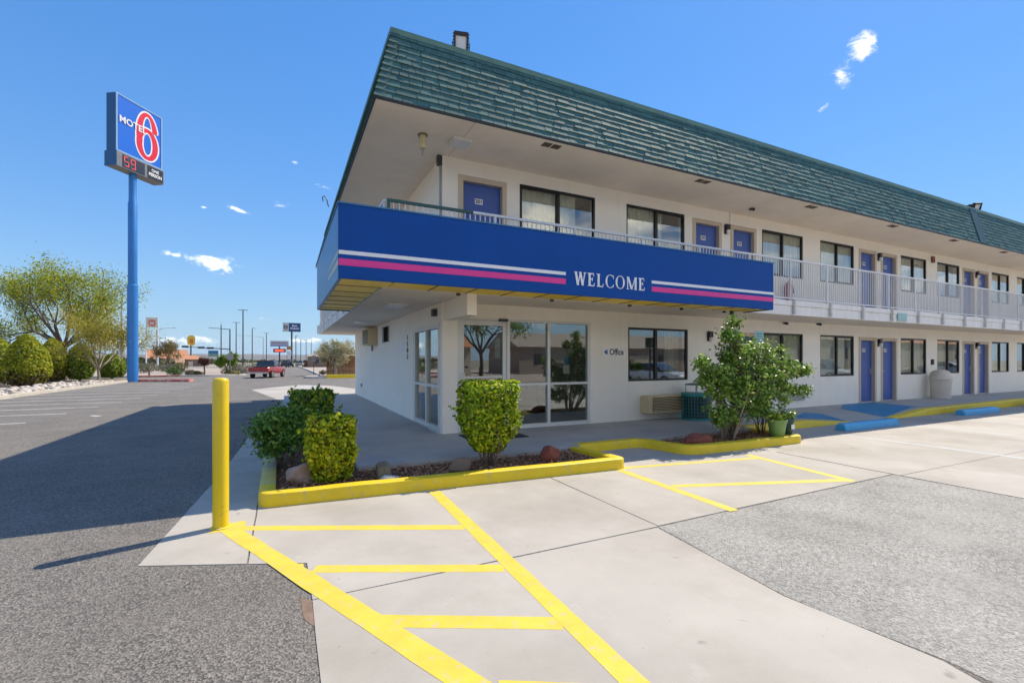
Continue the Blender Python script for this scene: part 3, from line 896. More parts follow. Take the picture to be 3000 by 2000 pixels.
# doors ------------------------------------------------------------------
def door(x0, x1, z0, z1, num, hinge_left=True):
    t = .055
    b = box(x0 + t + .004, x1 - t - .004, FY + .085, FY + .13, z0 + .012, z1 - t - .004)
    d = b.build('door', M_door, motel, bevel=.004)
    fm = MB()
    fm.box(x0 - .045, x0 + t, FY - .018, FY + .16, z0, z1 + .05); fm.box(x1 - t, x1 + .045, FY - .018, FY + .16, z0, z1 + .05)
    fm.box(x0 + t, x1 - t, FY - .018, FY + .16, z1 - t, z1 + .05)
    fm.box(x0 + t + .001, x1 - t - .001, FY + .06, FY + .16, z0 - .004, z0 + .010)
    fm.build('door_frame', M_trim, d)
    zc = z0 + 1.72; xc = x0 + (x1 - x0) * .44
    box(xc - .085, xc + .085, FY + .078, FY + .085, zc - .055, zc + .055).build('number_plate', M_white, d)
    text_mb(num, .10, T(xc, FY + .077, zc) @ FACE_FRONT, .001, .003).build('number', M_black, d)
    hx = x1 - t - .09 if hinge_left else x0 + t + .09
    hm = MB(); hm.box(hx - .03, hx + .03, FY + .072, FY + .085, z0 + .92, z0 + 1.12); hm.tube([(hx, FY + .075, z0 + 1.0), (hx, FY + .03, z0 + 1.0), (hx - .1 if hinge_left else hx + .1, FY + .03, z0 + 1.0)], .010, 8)
    hm.build('handle', M_rim, d, smooth=True)
    MB().lathe([(.012, 0), (.012, .004)], (0, 0, 0), 8).build('peephole', M_rim, d, local=True).location = Vector((xc, FY + .083, z0 + 1.45)) - org(d)


for i, (a, c) in enumerate(UPD): door(a, c, UF + .012, 5.18, str(201 + i), i % 2 == 0)
for i, (a, c) in enumerate(DOORS): door(a, c, lz(a) + .006, 2.29, str(102 + i), i % 2 == 1)

# lobby storefront ----------------------------------------------------------
sfm = MB(); y0, y1 = FY + .01, FY + .11
for a, c in ((3.07, 3.125), (4.155, 4.225), (5.125, 5.195), (6.175, 6.235)): sfm.box(a, c, y0, y1, .10, 2.43)
sfm.box(3.125, 4.155, y0, y1, 2.385, 2.43); sfm.box(4.225, 5.125, y0, y1, 2.375, 2.43); sfm.box(5.195, 6.175, y0, y1, 2.375, 2.43)
for a, c in ((4.225, 5.125), (5.195, 6.175)):
    sfm.box(a, c, y0, y1, .10, .23); sfm.box(a, c, y0, y1, 1.045, 1.095)
sf = sfm.build('storefront', M_alum, motel, bevel=.003)
for a, c in ((4.225, 5.125), (5.195, 6.175)):
    for z0, z1 in ((.23, 1.045), (1.095, 2.375)): box(a, c, FY + .055, FY + .063, z0, z1).build('pane', M_lobbyglass, sf)
box(5.55, 5.72, FY + .066, FY + .068, 1.50, 1.66).build('poster', pmat('blue_poster', (.03, .16, .5), .5), sf)
box(5.55, 5.72, FY + .066, FY + .068, 1.28, 1.48).build('notice', M_white, sf)
gd = MB(); y0, y1 = FY + .03, FY + .075
gd.box(3.13, 3.215, y0, y1, .16, 2.38).box(4.065, 4.15, y0, y1, .16, 2.38).box(3.215, 4.065, y0, y1, .16, .36).box(3.215, 4.065, y0, y1, 2.28, 2.38)
gdo = gd.build('glass_door', M_alum, motel, bevel=.003)
box(3.215, 4.065, FY + .05, FY + .056, .36, 2.28).build('pane', M_lobbyglass, gdo)
box(3.215, 4.065, FY + .02, FY + .05, 1.22, 1.255).build('push_bar', M_alum, gdo)
MB().tube([(3.19, FY + .03, .98), (3.19, FY - .05, .98), (3.19, FY - .05, 1.33), (3.19, FY + .03, 1.33)], .013, 10).build('handle', M_alum, gdo, smooth=True)
box(3.24, 3.31, FY + .046, FY + .049, 1.42, 1.46).build('decal', M_black, gdo)
box(3.90, 4.02, FY + .058, FY + .060, 1.62, 2.02).build('notice', M_tealsign, gdo)
box(3.96, 4.16, FY - .035, FY + .008, 2.37, 2.425).build('door_closer', M_dkgrey, gdo)
# side storefront in the left wall
s2 = MB(); x0, x1 = BX + .01, BX + .11
for a, c in ((8.95, 9.02), (9.86, 9.95), (10.84, 10.94)): s2.box(x0, x1, a, c, .12, 2.30)
for a, c in ((9.02, 9.86), (9.95, 10.84)):
    s2.box(x0, x1, a, c, .12, .24); s2.box(x0, x1, a, c, 2.22, 2.30); s2.box(x0, x1, a, c, 1.02, 1.08)
ss = s2.build('storefront', M_alum, motel, bevel=.003)
for a, c in ((9.02, 9.86), (9.95, 10.84)):
    for z0, z1 in ((.24, 1.02), (1.08, 2.22)): box(BX + .06, BX + .068, a, c, z0, z1).build('pane', M_lobbyglass, ss)
box(2.74, BX - .001, 8.86, 8.93, .15, 2.34).build('corner_trim', M_alum, motel)
# lobby furniture seen through the glass
ct_ = thing('reception_counter', (5.2, 11.6, .12), 'wooden reception counter inside the lobby behind the glass', 'counter')
box(3.9, 6.4, 11.4, 11.9, .12, 1.12).build('body', pmat('counter_wood', (.16, .08, .045), .4), ct_)
box(3.85, 6.45, 11.35, 11.95, 1.123, 1.165).build('top', pmat('counter_top', (.3, .28, .25), .3), ct_)

# walls of the left side: air conditioners, notice, house number
a1 = thing('air_conditioner', (BX, 16.2, 2.1), 'tan box air conditioner sticking out of the left wall', 'air conditioner', 'wall air conditioners')
box(BX - .30, BX - .003, 15.62, 16.75, 2.08, 2.62).build('casing', M_acbeige, a1, bevel=.01)
gm = MB()
for i in range(9): gm.box(BX - .325, BX - .302, 15.68, 16.7, 2.13 + i * .052, 2.155 + i * .052)
gm.build('grille', M_dkgrey, a1)
MB().tube([(BX - .03, 16.5, 2.08), (BX - .03, 16.5, 1.9)], .03, 8).build('drain_pipe', M_grey, a1)
a2 = thing('louvred_vent', (BX, 14.1, 2.1), 'open louvred vent window high on the left wall beside the tan air conditioner', 'vent')
v = MB()
for a, c in ((13.56, 13.62), (14.68, 14.74)): v.box(BX - .03, BX + .05, a, c, 2.08, 2.62)
v.box(BX - .03, BX + .05, 13.62, 14.68, 2.08, 2.12).box(BX - .03, BX + .05, 13.62, 14.68, 2.58, 2.62)
v.build('frame', M_slabface, a2)
for i in range(6):
    yy = 13.75 + i * .16
    MB().box(-.05, .05, -.006, .006, 2.125, 2.575, T(BX + .02, yy, 0) @ Matrix.Rotation(R(55), 4, 'Z')).build('slat', M_bronze if i > 1 else M_acbeige, a2)
box(BX - .012, BX - .002, 11.95, 12.45, 1.80, 2.06).build('wall_notice', M_white, label='white paper notice on the left wall beside the vertical house number', cat='notice')
hn = thing('house_number', (BX, 11.5, 1.6), 'dark vertical address digits on the left wall by the side storefront', 'address number')
for i, dgt in enumerate('1505'):
    text_mb(dgt, .17, T(BX - .006, 11.5, 2.13 - i * .155) @ FACE_LEFT, .004, .004, sx=1.6).build('digit', M_bronze, hn)
box(BX - .09, BX - .002, 9.02, 9.16, 2.46, 2.60).build('junction_box', M_dkgrey, label='small dark junction box high on the left wall near the corner', cat='junction box')
box(BX - .05, BX - .002, 18.9, 19.0, .55, .68).build('outlet_cover', M_grey, label='small grey outlet cover low on the left wall', cat='outlet')
for y, l in ((9.6, 'near flat light panel under the left balcony slab'), (14.0, 'far flat light panel under the left balcony slab')):
    t_ = thing('ceiling_light', (2.05, y, 2.66), l, 'light', 'lights under the left balcony')
    box(1.85, 2.25, y - .3, y + .3, 2.672, 2.699).build('frame', M_alum, t_); box(1.88, 2.22, y - .27, y + .27, 2.664, 2.672).build('diffuser', M_lens, t_)

# front wall fittings ----------------------------------------------------------
t_ = thing('air_conditioner', (8.24, FY, .33), 'beige louvred air conditioner under the office window', 'air conditioner', 'wall air conditioners')
box(7.68, 8.80, 8.40, FY - .002, .33, .735).build('casing', M_acbeige, t_, bevel=.012)
for i in range(9):
    MB().box(7.80, 8.77, -.017, .017, -.004, .004, T(0, 8.385, .375 + i * .037) @ Matrix.Rotation(R(-35), 4, 'X')).build('slat', pmat('beige_slat', (.72, .58, .36), .55), t_)
box(7.80, 8.77, 8.3965, 8.399, .36, .70).build('recess', M_bronze, t_)
t_ = thing('air_conditioner', (13.4, FY, .4), 'grey wall grille of an air conditioner behind the leafy shrub', 'air conditioner', 'wall air conditioners')
box(12.85, 13.97, FY - .06, FY - .002, .40, .80).build('casing', M_grey, t_, bevel=.008)
gm = MB()
for i in range(8): gm.box(12.9, 13.92, FY - .072, FY - .061, .43 + i * .045, .45 + i * .045)
gm.build('grille', pmat('grey_grille', (.45, .44, .42), .5), t_)
os_ = thing('office_sign', (6.9, FY, 1.68), 'white wall sign reading Office with a blue arrow pointing left', 'sign')
box(6.56, 7.24, FY - .014, FY - .002, 1.64, 1.88).build('board', pmat('sign_white', (.90, .86, .80), .5), os_)
MB().poly([(6.595, FY - .016, 1.765), (6.705, FY - .016, 1.70), (6.705, FY - .016, 1.83)]).build('arrow', pmat('arrow_blue', (.01, .13, .34), .5), os_)
text_mb('Office', .20, T(6.968, FY - .0155, 1.765) @ FACE_FRONT, .0008, .004, sx=.84).build('lettering', pmat('navy_ink', (.005, .01, .05), .5), os_)


def wall_lamp(x, z, label):
    t = thing('wall_lamp', (x, FY, z), label, 'wall lamp', 'black wall lamps between the doors')
    b = MB(); b.box(x - .07, x + .07, FY - .09, FY - .002, z + .05, z + .20); b.box(x - .07, x + .07, FY - .03, FY - .003, z - .05, z + .05)
    b.build('housing', M_black, t, bevel=.006)
    MB().lathe([(.03, -.06), (.052, -.03), (.056, .02), (.05, .048)], (x + .01, FY - .055 - .012, z), 12).build('globe', M_lens, t, smooth=True)
    return t


wall_lamp(10.0, 2.13, 'black wall lamp right of the office window')
wall_lamp(10.64, 5.0, 'black wall lamp upstairs above the right end of the blue canopy')
wall_lamp(18.03, 4.98, 'black wall lamp upstairs between the middle pair of blue doors')
wall_lamp(25.18, 4.96, 'black wall lamp upstairs between the last pair of blue doors')
wall_lamp(18.03, 2.1, 'black ground floor wall lamp between the two nearer blue doors')
wall_lamp(25.18, 2.1, 'black ground floor wall lamp between the two far blue doors')


def cam_dome(x, y, z, label):
    t = thing('security_camera', (x, y, z), label, 'camera', 'security cameras')
    MB().lathe([(.05, -.02), (.055, 0)], (x, y, z), 14).build('mount', M_alum, t, smooth=True)
    b = MB(); b.tube([(x, y, z - .02), (x + .05, y - .12, z - .06)], [.035, .038], 10)
    b.build('body', M_dkgrey, t, smooth=True)


cam_dome(14.1, 8.4, 2.68, 'small security camera under the balcony past the blue canopy')
cam_dome(10.9, 8.2, EZ - .024, 'small security camera on the upstairs soffit past door 202')
cam_dome(12.9, 8.62, 2.68, 'small security camera under the balcony above the shrub')
box(21.55, 21.72, FY - .06, FY - .002, 5.2, 5.42).build('alarm_bell', pmat('rust_red_paint', (.20, .06, .03), .5), label='small rust coloured alarm box on the upstairs wall', cat='alarm')
box(21.55, 21.68, FY - .05, FY - .002, 1.42, 1.62).build('card_reader', M_black, label='small black box on the ground floor wall above the beige bin', cat='wall box')
t_ = thing('fire_extinguisher', (13.05, 8.55, 3.25), 'red fire extinguisher behind the white upstairs railing', 'fire extinguisher')
MB().lathe([(.02, 0), (.095, .01), (.10, .06), (.10, .48), (.07, .55), (.03, .58), (.03, .62)], (13.05, 8.55, 3.25), 16).build('cylinder', pmat('extinguisher_red', (.40, .02, .02), .3), t_, smooth=True)
MB().tube([(13.05, 8.55, 3.86), (13.14, 8.5, 3.84), (13.17, 8.48, 3.5)], .012, 6).build('hose', M_black, t_)
box(12.98, 13.12, FY - .05, FY - .004, 3.4, 3.7).build('bracket', M_white, t_)
t_ = thing('soffit_light', (2.87, 8.0, EZ - .03), 'white square light on the soffit above door 201', 'light')
MB().box(-.17, .17, -.17, .17, -.055, 0, T(2.87, 8.0, EZ - .0225)).build('housing', M_alum, t_, bevel=.01)
MB().box(-.145, .145, -.145, .145, -.060, -.0555, T(2.87, 8.0, EZ - .0225)).build('lens', M_lens, t_)
t_ = thing('soffit_fitting', (2.2, 8.06, EZ - .3), 'cream tube fitting hanging from the soffit near the corner', 'ceiling fitting')
MB().lathe([(.055, -.24), (.055, 0)], (2.2, 8.06, EZ - .025), 12).build('tube', pmat('cream_plastic', (.62, .55, .33), .6), t_, smooth=True)
MB().lathe([(.016, -.36), (.016, -.245)], (2.2, 8.06, EZ - .025), 8).build('stem', M_grey, t_)
MB().lathe([(.085, -.02), (.085, 0)], (2.2, 8.06, EZ - .0225), 14).build('rose', pmat('dark_brass', (.2, .14, .08), .5), t_)
for i, x in enumerate((4.45, 8.35, 12.25, 16.15, 19.9, 23.7)):
    t_ = thing('soffit_vent', (x, 7.42, EZ - .03), 'dark pair of soffit vent grilles, ' + ('nearest the corner of the building', 'above the second upstairs window', 'past door 203', 'above door 204', 'above the window past door 205', 'farthest along the roof')[i], 'vent', 'soffit vents')
    for dx in (-.1, .1):
        vb = MB()
        for q in range(6): vb.box(x + dx - .08, x + dx + .08, 7.36 + q * .025, 7.374 + q * .025, EZ - .030, EZ - .026)
        vb.build('slats', pmat('brown_vent', (.16, .12, .09), .6), t_)
        box(x + dx - .085, x + dx + .085, 7.35, 7.51, EZ - .0255, EZ - .0225).build('grille', M_bronze, t_)
t_ = thing('conduit', (BX - .03, 8.72, 3.1), 'grey conduit pipe with a box running up the corner beside door 201', 'conduit')
MB().tube([(BX - .03, 8.74, UF), (BX - .03, 8.74, 5.35)], .02, 8).build('pipe', M_grey, t_)
box(BX - .09, BX - .002, 8.70, 8.80, 5.35, 5.535).build('box', M_dkgrey, t_)
MB().tube([(10.78, FY - .018, 5.06), (10.78, FY - .018, EZ - .02)], .012, 6).build('conduit', M_stucco, label='thin white conduit above the upstairs lamp by door 203', cat='conduit')
box(16.25, 16.75, 7.335, 7.350, 2.74, 2.97).build('slab_sign', M_tealsign, label='pale teal sign plate on the balcony edge', cat='sign')
for x, y, l in ((8.75, 6.98, 'pale teal sign plate half hidden in the shrub'), (9.62, 7.02, 'pale teal sign plate right above the shrub')):
    t_ = thing('parking_sign', (x, y, .1), l, 'sign', 'teal parking signs by the shrub')
    MB().tube([(x, y, .1), (x, y, 2.24)], .022, 8).build('post', M_grey, t_)
    box(x - .15, x + .15, y - .035, y - .028, 1.94, 2.24).build('plate', M_tealsign, t_, bevel=.002)
    sb = MB()
    for q in range(4): sb.box(x - .11, x + .11, y - .037, y - .0355, 1.98 + q * .06, 2.005 + q * .06)
    sb.build('print', pmat('dark_teal_print', (.08, .25, .26), .5), t_)
box(2.98, 4.1, 7.66, 8.40, .152, .166).build('door_mat', pmat('black_rubber', (.035, .035, .04), .85, bump=.4, bs=200), label='black doormat in front of the lobby glass door', cat='doormat')

# ------------------------------------------------------------------ balcony railing
rail = thing('balcony_railing', (1.48, 7.44, UF), 'white metal balcony railing with thin balusters along the upper floor', 'railing')
RY, RZ = 7.43, 4.11
posts = [1.48, 3.31, 4.96, 6.61, 8.25, 9.87, 11.4] + [12.92 + 1.5 * i for i in range(13)]
MB().box(2.9, XE, RY - .022, RY + .022, RZ - .045, RZ).build('top_rail', M_rail, rail, bevel=.005)
MB().box(1.46, 2.897, RY - .022, RY + .022, RZ - .045, RZ).build('top_rail', M_greenrail, rail, label='dark green painted end of the top rail')
box(1.46, XE, RY - .014, RY + .014, UF + .06, UF + .095).build('bottom_rail', M_rail, rail)
pr = None
for i, x in enumerate(posts):
    M_ = M_greenrail if i == 0 else M_rail
    p = box(x - .02, x + .02, RY - .02, RY + .02, UF - .02, RZ - .046).build('post', M_, rail)
    box(x - .028, x + .028, 7.30, 7.351, 2.72, UF + .03).build('post_bracket', pmat('stained_bracket', (.62, .58, .52), .7, stain=.4, stain_s=6), rail)
bal = None; nb = 0; restb = MB()
x = 1.56
while x < XE - .1:
    if min(abs(x - q) for q in posts) > .035:
        if nb < 296:
            if bal is None:
                bal = box(-.0075, .0075, -.0075, .0075, 0, RZ - .046 - UF - .097).build('baluster', M_rail, rail, local=True)
                o = bal
            else:
                o = bal.copy(); COL.objects.link(o); o.parent = rail
            o.location = Vector((x, RY, UF + .096)) - org(rail); nb += 1
        else: restb.box(x - .0075, x + .0075, RY - .0075, RY + .0075, UF + .096, RZ - .046)
    x += .092
if restb.v: restb.build('balusters', M_rail, rail, kind='stuff')
sr = thing('side_railing', (1.43, 14, UF), 'grey shaded railing of the left balcony above the side walkway', 'railing')
box(1.41, 1.45, 7.47, 21.7, RZ - .045, RZ).build('top_rail', M_rail, sr)
box(1.415, 1.445, 7.47, 21.7, UF + .06, UF + .09).build('bottom_rail', M_rail, sr)
sb = MB(); y = 7.6
while y < 21.7: sb.box(1.422, 1.438, y - .008, y + .008, UF + .0905, RZ - .046); y += .092
sb.build('balusters', M_rail, sr, kind='stuff')
for i in range(10):
    y = 7.5 + i * 1.57
    box(1.41, 1.45, y - .02, y + .02, UF + .03, RZ - .046).build('post', M_rail, sr)
    box(1.30, 1.351, y - .03, y + .03, 2.72, UF + .03).build('post_bracket', M_slabface, sr)

# ------------------------------------------------------------------ welcome canopy
CX0, CX1, CY0, CZ0, CZ1, CYE = .66, 9.60, 6.63, 2.675, 3.68, 11.05
can = thing('welcome_canopy', (.66, 6.63, 2.68), 'royal blue wrap-around canopy fascia with WELCOME lettering above the lobby', 'canopy')
box(CX0, CX1, CY0, CY0 + .05, CZ0, CZ1).build('front_panel', M_blue, can, bevel=.006)
box(CX0, CX0 + .05, CY0 + .052, CYE, CZ0, CZ1).build('side_panel', pmat('side_blue_sky_sheen', (.03, .19, .40), .38, var=.05, vs=.8, spec=.35), can, bevel=.006)  # front panel's blue, base lightened to carry the glancing sky reflection
box(CX1 - .05, CX1, CY0 + .052, 7.34, CZ0, CZ1).build('end_panel', M_blue, can)
box(CX0 - .012, CX1 + .012, CY0 - .012, CY0 + .06, CZ1 + .001, CZ1 + .022).build('top_trim', pmat('blue_trim', (.03, .16, .34), .4), can)
box(CX0 - .012, CX0 + .06, CY0 + .062, CYE, CZ1 + .001, CZ1 + .022).build('top_trim', MATS['blue_trim'], can)
yb = CY0 - .004
for nm, z0, z1, mt in (('white_stripe', 3.000, 3.053, M_white), ('pink_stripe', 2.850, 2.942, M_pink)):
    for a, c in ((CX0 + .004, 4.25), (6.13, CX1 - .004)):
        box(a, c, yb, CY0 + .002, z0, z1).build(nm, mt, can)
M_fadest = pmat('faded_cream_stripe', (.55, .56, .42), .5, var=.06)
for nm, z0, z1 in (('white_stripe', 2.995, 3.05), ('cream_stripe', 2.85, 2.94)):
    b = MB()   # stripes turn the corner and taper out
    pts = [(CY0, z0, z1), (CY0 + .7, z0 + .002, z1 - .002), (CY0 + 1.25, z0 + .010, z1 - .010), (CY0 + 1.7, (z0 + z1) / 2 - .002, (z0 + z1) / 2 + .002)]
    for (ya, a0, a1), (yc, c0, c1) in zip(pts[:-1], pts[1:]):
        b.poly([(CX0 - .003, ya, a0), (CX0 - .003, ya, a1), (CX0 - .003, yc, c1), (CX0 - .003, yc, c0)])
    b.build(nm, M_fadest, can)
# serif lettering ----------------------------------------------------------
def stroke(b, p0, p1, w, dz):
    p0, p1 = Vector(p0), Vector(p1); h = w / 2
    b.append(([(p0.x - h, p0.y), (p0.x + h, p0.y), (p1.x + h, p1.y), (p1.x - h, p1.y)], dz))


def rect(b, x0, x1, y0, y1, dz): b.append(([(x0, y0), (x1, y0), (x1, y1), (x0, y1)], dz))


def ring(b, cx, cy, rx, ry, thick, thin, a0, a1, dz, n=40):
    for i in range(n):
        t0, t1 = a0 + (a1 - a0) * i / n, a0 + (a1 - a0) * (i + 1) / n
        w0 = thin + (thick - thin) * abs(math.cos(t0)) ** 1.5; w1 = thin + (thick - thin) * abs(math.cos(t1)) ** 1.5
        e0, e1 = (math.cos(t0), math.sin(t0)), (math.cos(t1), math.sin(t1))
        b.append(([(cx + (rx - w0) * e0[0], cy + (ry - thin) * e0[1]), (cx + rx * e0[0], cy + ry * e0[1]), (cx + rx * e1[0], cy + ry * e1[1]), (cx + (rx - w1) * e1[0], cy + (ry - thin) * e1[1])], dz))


def glyph(ch):
    b = []; th, tn, sf_ = .185, .085, .06
    if ch == 'W':
        stroke(b, (.32, 0), (.12, 1), th, 0); stroke(b, (.32, 0), (.53, 1), tn, 1); stroke(b, (.75, 0), (.53, 1), th, 2); stroke(b, (.75, 0), (.95, 1), tn, 3)
        for x, w in ((.12, .13), (.53, .12), (.95, .11)): rect(b, x - w, x + w, 1 - sf_, 1, 4)
        return b, 1.07
    if ch in 'EL':
        rect(b, .1, .1 + th, 0, 1, 0); rect(b, .02, .32, 0, sf_, 1)
        rect(b, .1, .62, 0, tn, 2); b.append(([(.62 - .05, 0), (.62, 0), (.66, .27), (.62, .27)], 3))
        if ch == 'E':
            rect(b, .02, .58, 1 - tn, 1, 2); b.append(([(.53, 1), (.58, 1), (.60, .76), (.565, .76)], 3))
            rect(b, .1, .46, .5, .5 + tn, 2); rect(b, .43, .475, .40, .66, 3)
        else: rect(b, .02, .34, 1 - sf_, 1, 2)
        return b, .72
    if ch == 'O':
        ring(b, .46, .5, .45, .52, .165, .05, 0, 2 * math.pi, 0, 56); return b, .96
    if ch == 'C':
        ring(b, .46, .5, .45, .52, .165, .05, R(48), R(318), 0, 44)
        rect(b, .76, .80, .70, 1.0, 1); b.append(([(.72, .10), (.77, .06), (.81, .28), (.77, .28)], 1)); return b, .86
    if ch == 'M':
        stroke(b, (.12, 0), (.12, 1), tn, 0); stroke(b, (.53, .02), (.17, 1), th, 1); stroke(b, (.53, .02), (.9, 1), tn, 2); rect(b, .84, .84 + th, 0, 1, 3)
        rect(b, .0, .24, 0, sf_, 4); rect(b, .78, 1.05, 0, sf_, 4); rect(b, .02, .24, 1 - sf_, 1, 5); rect(b, .86, 1.05, 1 - sf_, 1, 5)
        return b, 1.1


x = 4.42; hgt = .225; wsc = .225
for ch in 'WELCOME':
    pl, adv = glyph(ch)
    b = MB()
    for poly, dz in pl:
        M_ = Matrix(((wsc, 0, 0, x), (0, 0, -1, CY0 - .001 - .0), (0, hgt, 0, 2.852), (0, 0, 0, 1)))
        area = sum(p[0] * q[1] - q[0] * p[1] for p, q in zip(poly, poly[1:] + poly[:1]))
        b.prism(poly if area > 0 else poly[::-1], 0, .008 + dz * .0004, M_)
    b.build('letter', M_white, can)
    x += adv * wsc + .028
# yellow soffit panels with grey dividers
M_div = pmat('grey_divider', (.22, .19, .13), .6)
x = CX0 + .80; edges = [1.44]
while edges[-1] < CX1 - .9: edges.append(edges[-1] + .645)
edges.append(CX1 - .055)
for a, c in zip(edges[:-1], edges[1:]):
    box(a + .012, c - .012, CY0 + .055, 7.33, CZ0 + .02, CZ0 + .035).build('soffit_panel', M_soffyel, can)
    box(c - .011, c + .011, CY0 + .055, 7.335, CZ0 + .012, CZ0 + .04).build('divider', M_div, can)
cp = MB(); cp.prism([(CX0 + .055, CY0 + .06), (1.43, CY0 + .06), (1.43, 7.31)], CZ0 + .02, CZ0 + .035); cp.build('soffit_panel', M_soffyel, can)
cp = MB(); cp.prism([(CX0 + .055, CY0 + .09), (1.40, 7.335), (1.34, 7.345), (CX0 + .055, 7.345)], CZ0 + .02, CZ0 + .035); cp.build('soffit_panel', M_soffyel, can)
y = 7.36
while y < CYE - .05:
    y2 = min(y + .645, CYE)
    box(CX0 + .055, 1.34, y + .012, y2 - .012, CZ0 + .02, CZ0 + .035).build('soffit_panel', M_soffyel, can)
    box(CX0 + .055, 1.34, y - .011, y + .011, CZ0 + .012, CZ0 + .04).build('divider', M_div, can); y += .645
box(CX0 + .05, 1.34, CYE - .02, CYE, CZ0, CZ1).build('end_panel', M_blue, can)
for x in (2.6, 4.4, 6.2, 7.6, 8.9): box(x - .03, x + .03, 7.30, 7.345, CZ0 - .03, CZ0 + .01).build('bracket', M_dkgrey, can)
box(9.0, 9.06, 7.2, 7.26, 2.55, CZ0 + .01).build('bracket', M_dkgrey, can)


# ------------------------------------------------------------------ roof floodlights
def flood(x, y, z, yaw, tilt, w, h, label):
    t = thing('floodlight', (x, y, z), label, 'floodlight', 'floodlights on the roof edge')
    Mx = T(x, y, z + h * .62) @ Matrix.Rotation(yaw, 4, 'Z') @ Matrix.Rotation(tilt, 4, 'X')
    b = MB(); fw = .028
    b.box(-w / 2, w / 2, .02, .06, -h / 2, h / 2, Mx)
    for a, c, d, e in ((-w / 2, -w / 2 + fw, -h / 2, h / 2), (w / 2 - fw, w / 2, -h / 2, h / 2), (-w / 2 + fw, w / 2 - fw, -h / 2, -h / 2 + fw), (-w / 2 + fw, w / 2 - fw, h / 2 - fw * 2, h / 2)):
        b.box(a, c, -.02, .0195, d, e, Mx)
    for i in range(8):
        u = -w / 2 + .02 + i * (w - .04) / 7; b.box(u - .004, u + .004, .0605, .12, -h / 2 + .02, h / 2 - .02, Mx)
    for i in range(7):
        q = -h / 2 + .03 + i * (h - .06) / 6
        b.box(w / 2 + .0005, w / 2 + .018, -.01, .05, q - .008, q + .008, Mx); b.box(-w / 2 - .018, -w / 2 - .0005, -.01, .05, q - .008, q + .008, Mx)
    b.build('housing', M_black, t)
    MB().box(-w / 2 + fw + .002, w / 2 - fw - .002, .012, .018, -h / 2 + fw + .002, h / 2 - fw * 2 - .002, Mx).build('lens', M_lens, t)
    br = MB(); br.box(-w / 2 - .034, -w / 2 - .022, .0, .03, -h * .62, .02, Mx); br.box(w / 2 + .022, w / 2 + .034, .0, .03, -h * .62, .02, Mx); br.box(-w / 2 - .034, w / 2 + .034, .0, .03, -h * .66, -h * .625, Mx)
    br.build('bracket', M_black, t)


flood(2.84, 7.86, 6.99, R(-14), R(14), .25, .36, 'black floodlight with pale lens on the roof edge near the corner')
flood(22.9, 7.88, 6.99, R(-30), R(24), .25, .33, 'black floodlight on the far roof edge above the dark seam')
flood(22.55, 7.95, 6.99, R(60), R(30), .20, .22, 'smaller black floodlight turned away on the far roof edge')
t_ = thing('roof_hook', (1.4, 20.0, 6.9), 'thin curved hook standing on the left roof edge', 'hook')
MB().tube([(1.42, 17.5, 6.95), (1.36, 17.5, 7.2), (1.28, 17.5, 7.32), (1.22, 17.5, 7.25), (1.24, 17.5, 7.12)], .02, 6).build('rod', M_dkgrey, t_)
#PART2
# ------------------------------------------------------------------ bollard
t_ = thing('bollard', (-.53, 5.15, 0), 'tall bright yellow bollard at the corner of the concrete drive', 'bollard')
MB().lathe([(.068, 0), (.068, 1.37), (.064, 1.392), (.050, 1.405), (.02, 1.41)], (-.53, 5.15, 0), 32).build('sleeve', M_bollard, t_, smooth=True)
MB().lathe([(.085, -.01), (.085, .010), (.07, .018)], (-.53, 5.15, 0), 20).build('base', M_stripe, t_, smooth=True)

# ------------------------------------------------------------------ bins, wheel stops, pots
t_ = thing('litter_bin', (9.02, 8.22, .15), 'teal round wire mesh litter bin with raised lid by the air conditioner', 'litter bin')
c0 = (9.02, 8.22, .15)
MB().lathe([(.30, .03), (.30, .62)], c0, 20).build('liner', pmat('black_bin_bag', (.03, .035, .04), .5), t_, smooth=True)
for z0, z1, r in ((.0, .045, .345), (.565, .64, .352)):
    MB().lathe([(r - .02, z0), (r, z0), (r, z1), (r - .02, z1)], c0, 28).build('hoop', M_teal, t_, smooth=True)
mm = MB()
for i in range(30):
    a = 2 * math.pi * i / 30
    mm.tube([(c0[0] + .34 * math.cos(a), c0[1] + .34 * math.sin(a), .18), (c0[0] + .34 * math.cos(a), c0[1] + .34 * math.sin(a), .74)], .0065, 5)
for zz in (.26, .34, .42, .50, .58, .66):
    mm.tube([(c0[0] + .343 * math.cos(a), c0[1] + .343 * math.sin(a), zz) for a in [2 * math.pi * i / 28 for i in range(29)]], .005, 5)
mm.build('wire_mesh', M_teal, t_)
for i in range(4):
    a = R(45 + 90 * i); MB().tube([(c0[0] + .24 * math.cos(a), c0[1] + .24 * math.sin(a), .78), (c0[0] + .24 * math.cos(a), c0[1] + .24 * math.sin(a), .985)], .009, 6).build('lid_rod', M_teal, t_)
MB().lathe([(.02, .83), (.27, .83), (.27, .845), (.15, .87), (.02, .88)], c0, 24).build('lid', pmat('dark_teal_paint', (.01, .085, .10), .45), t_, smooth=True)
t_ = thing('litter_bin', (21.2, 8.28, .2), 'beige plastic litter bin with domed top against the far wall', 'litter bin')
c0 = (21.2, 8.28, walk_z(21.2, 8.28))
MB().lathe([(.27, 0), (.285, .04), (.30, .6), (.315, .62), (.315, .66), (.30, .67)], c0, 28).build('body', M_bin, t_, smooth=True)
MB().lathe([(.325, .672), (.33, .70), (.31, .80), (.27, .92), (.19, 1.0), (.08, 1.03)], c0, 28).build('dome', M_bin, t_, smooth=True)
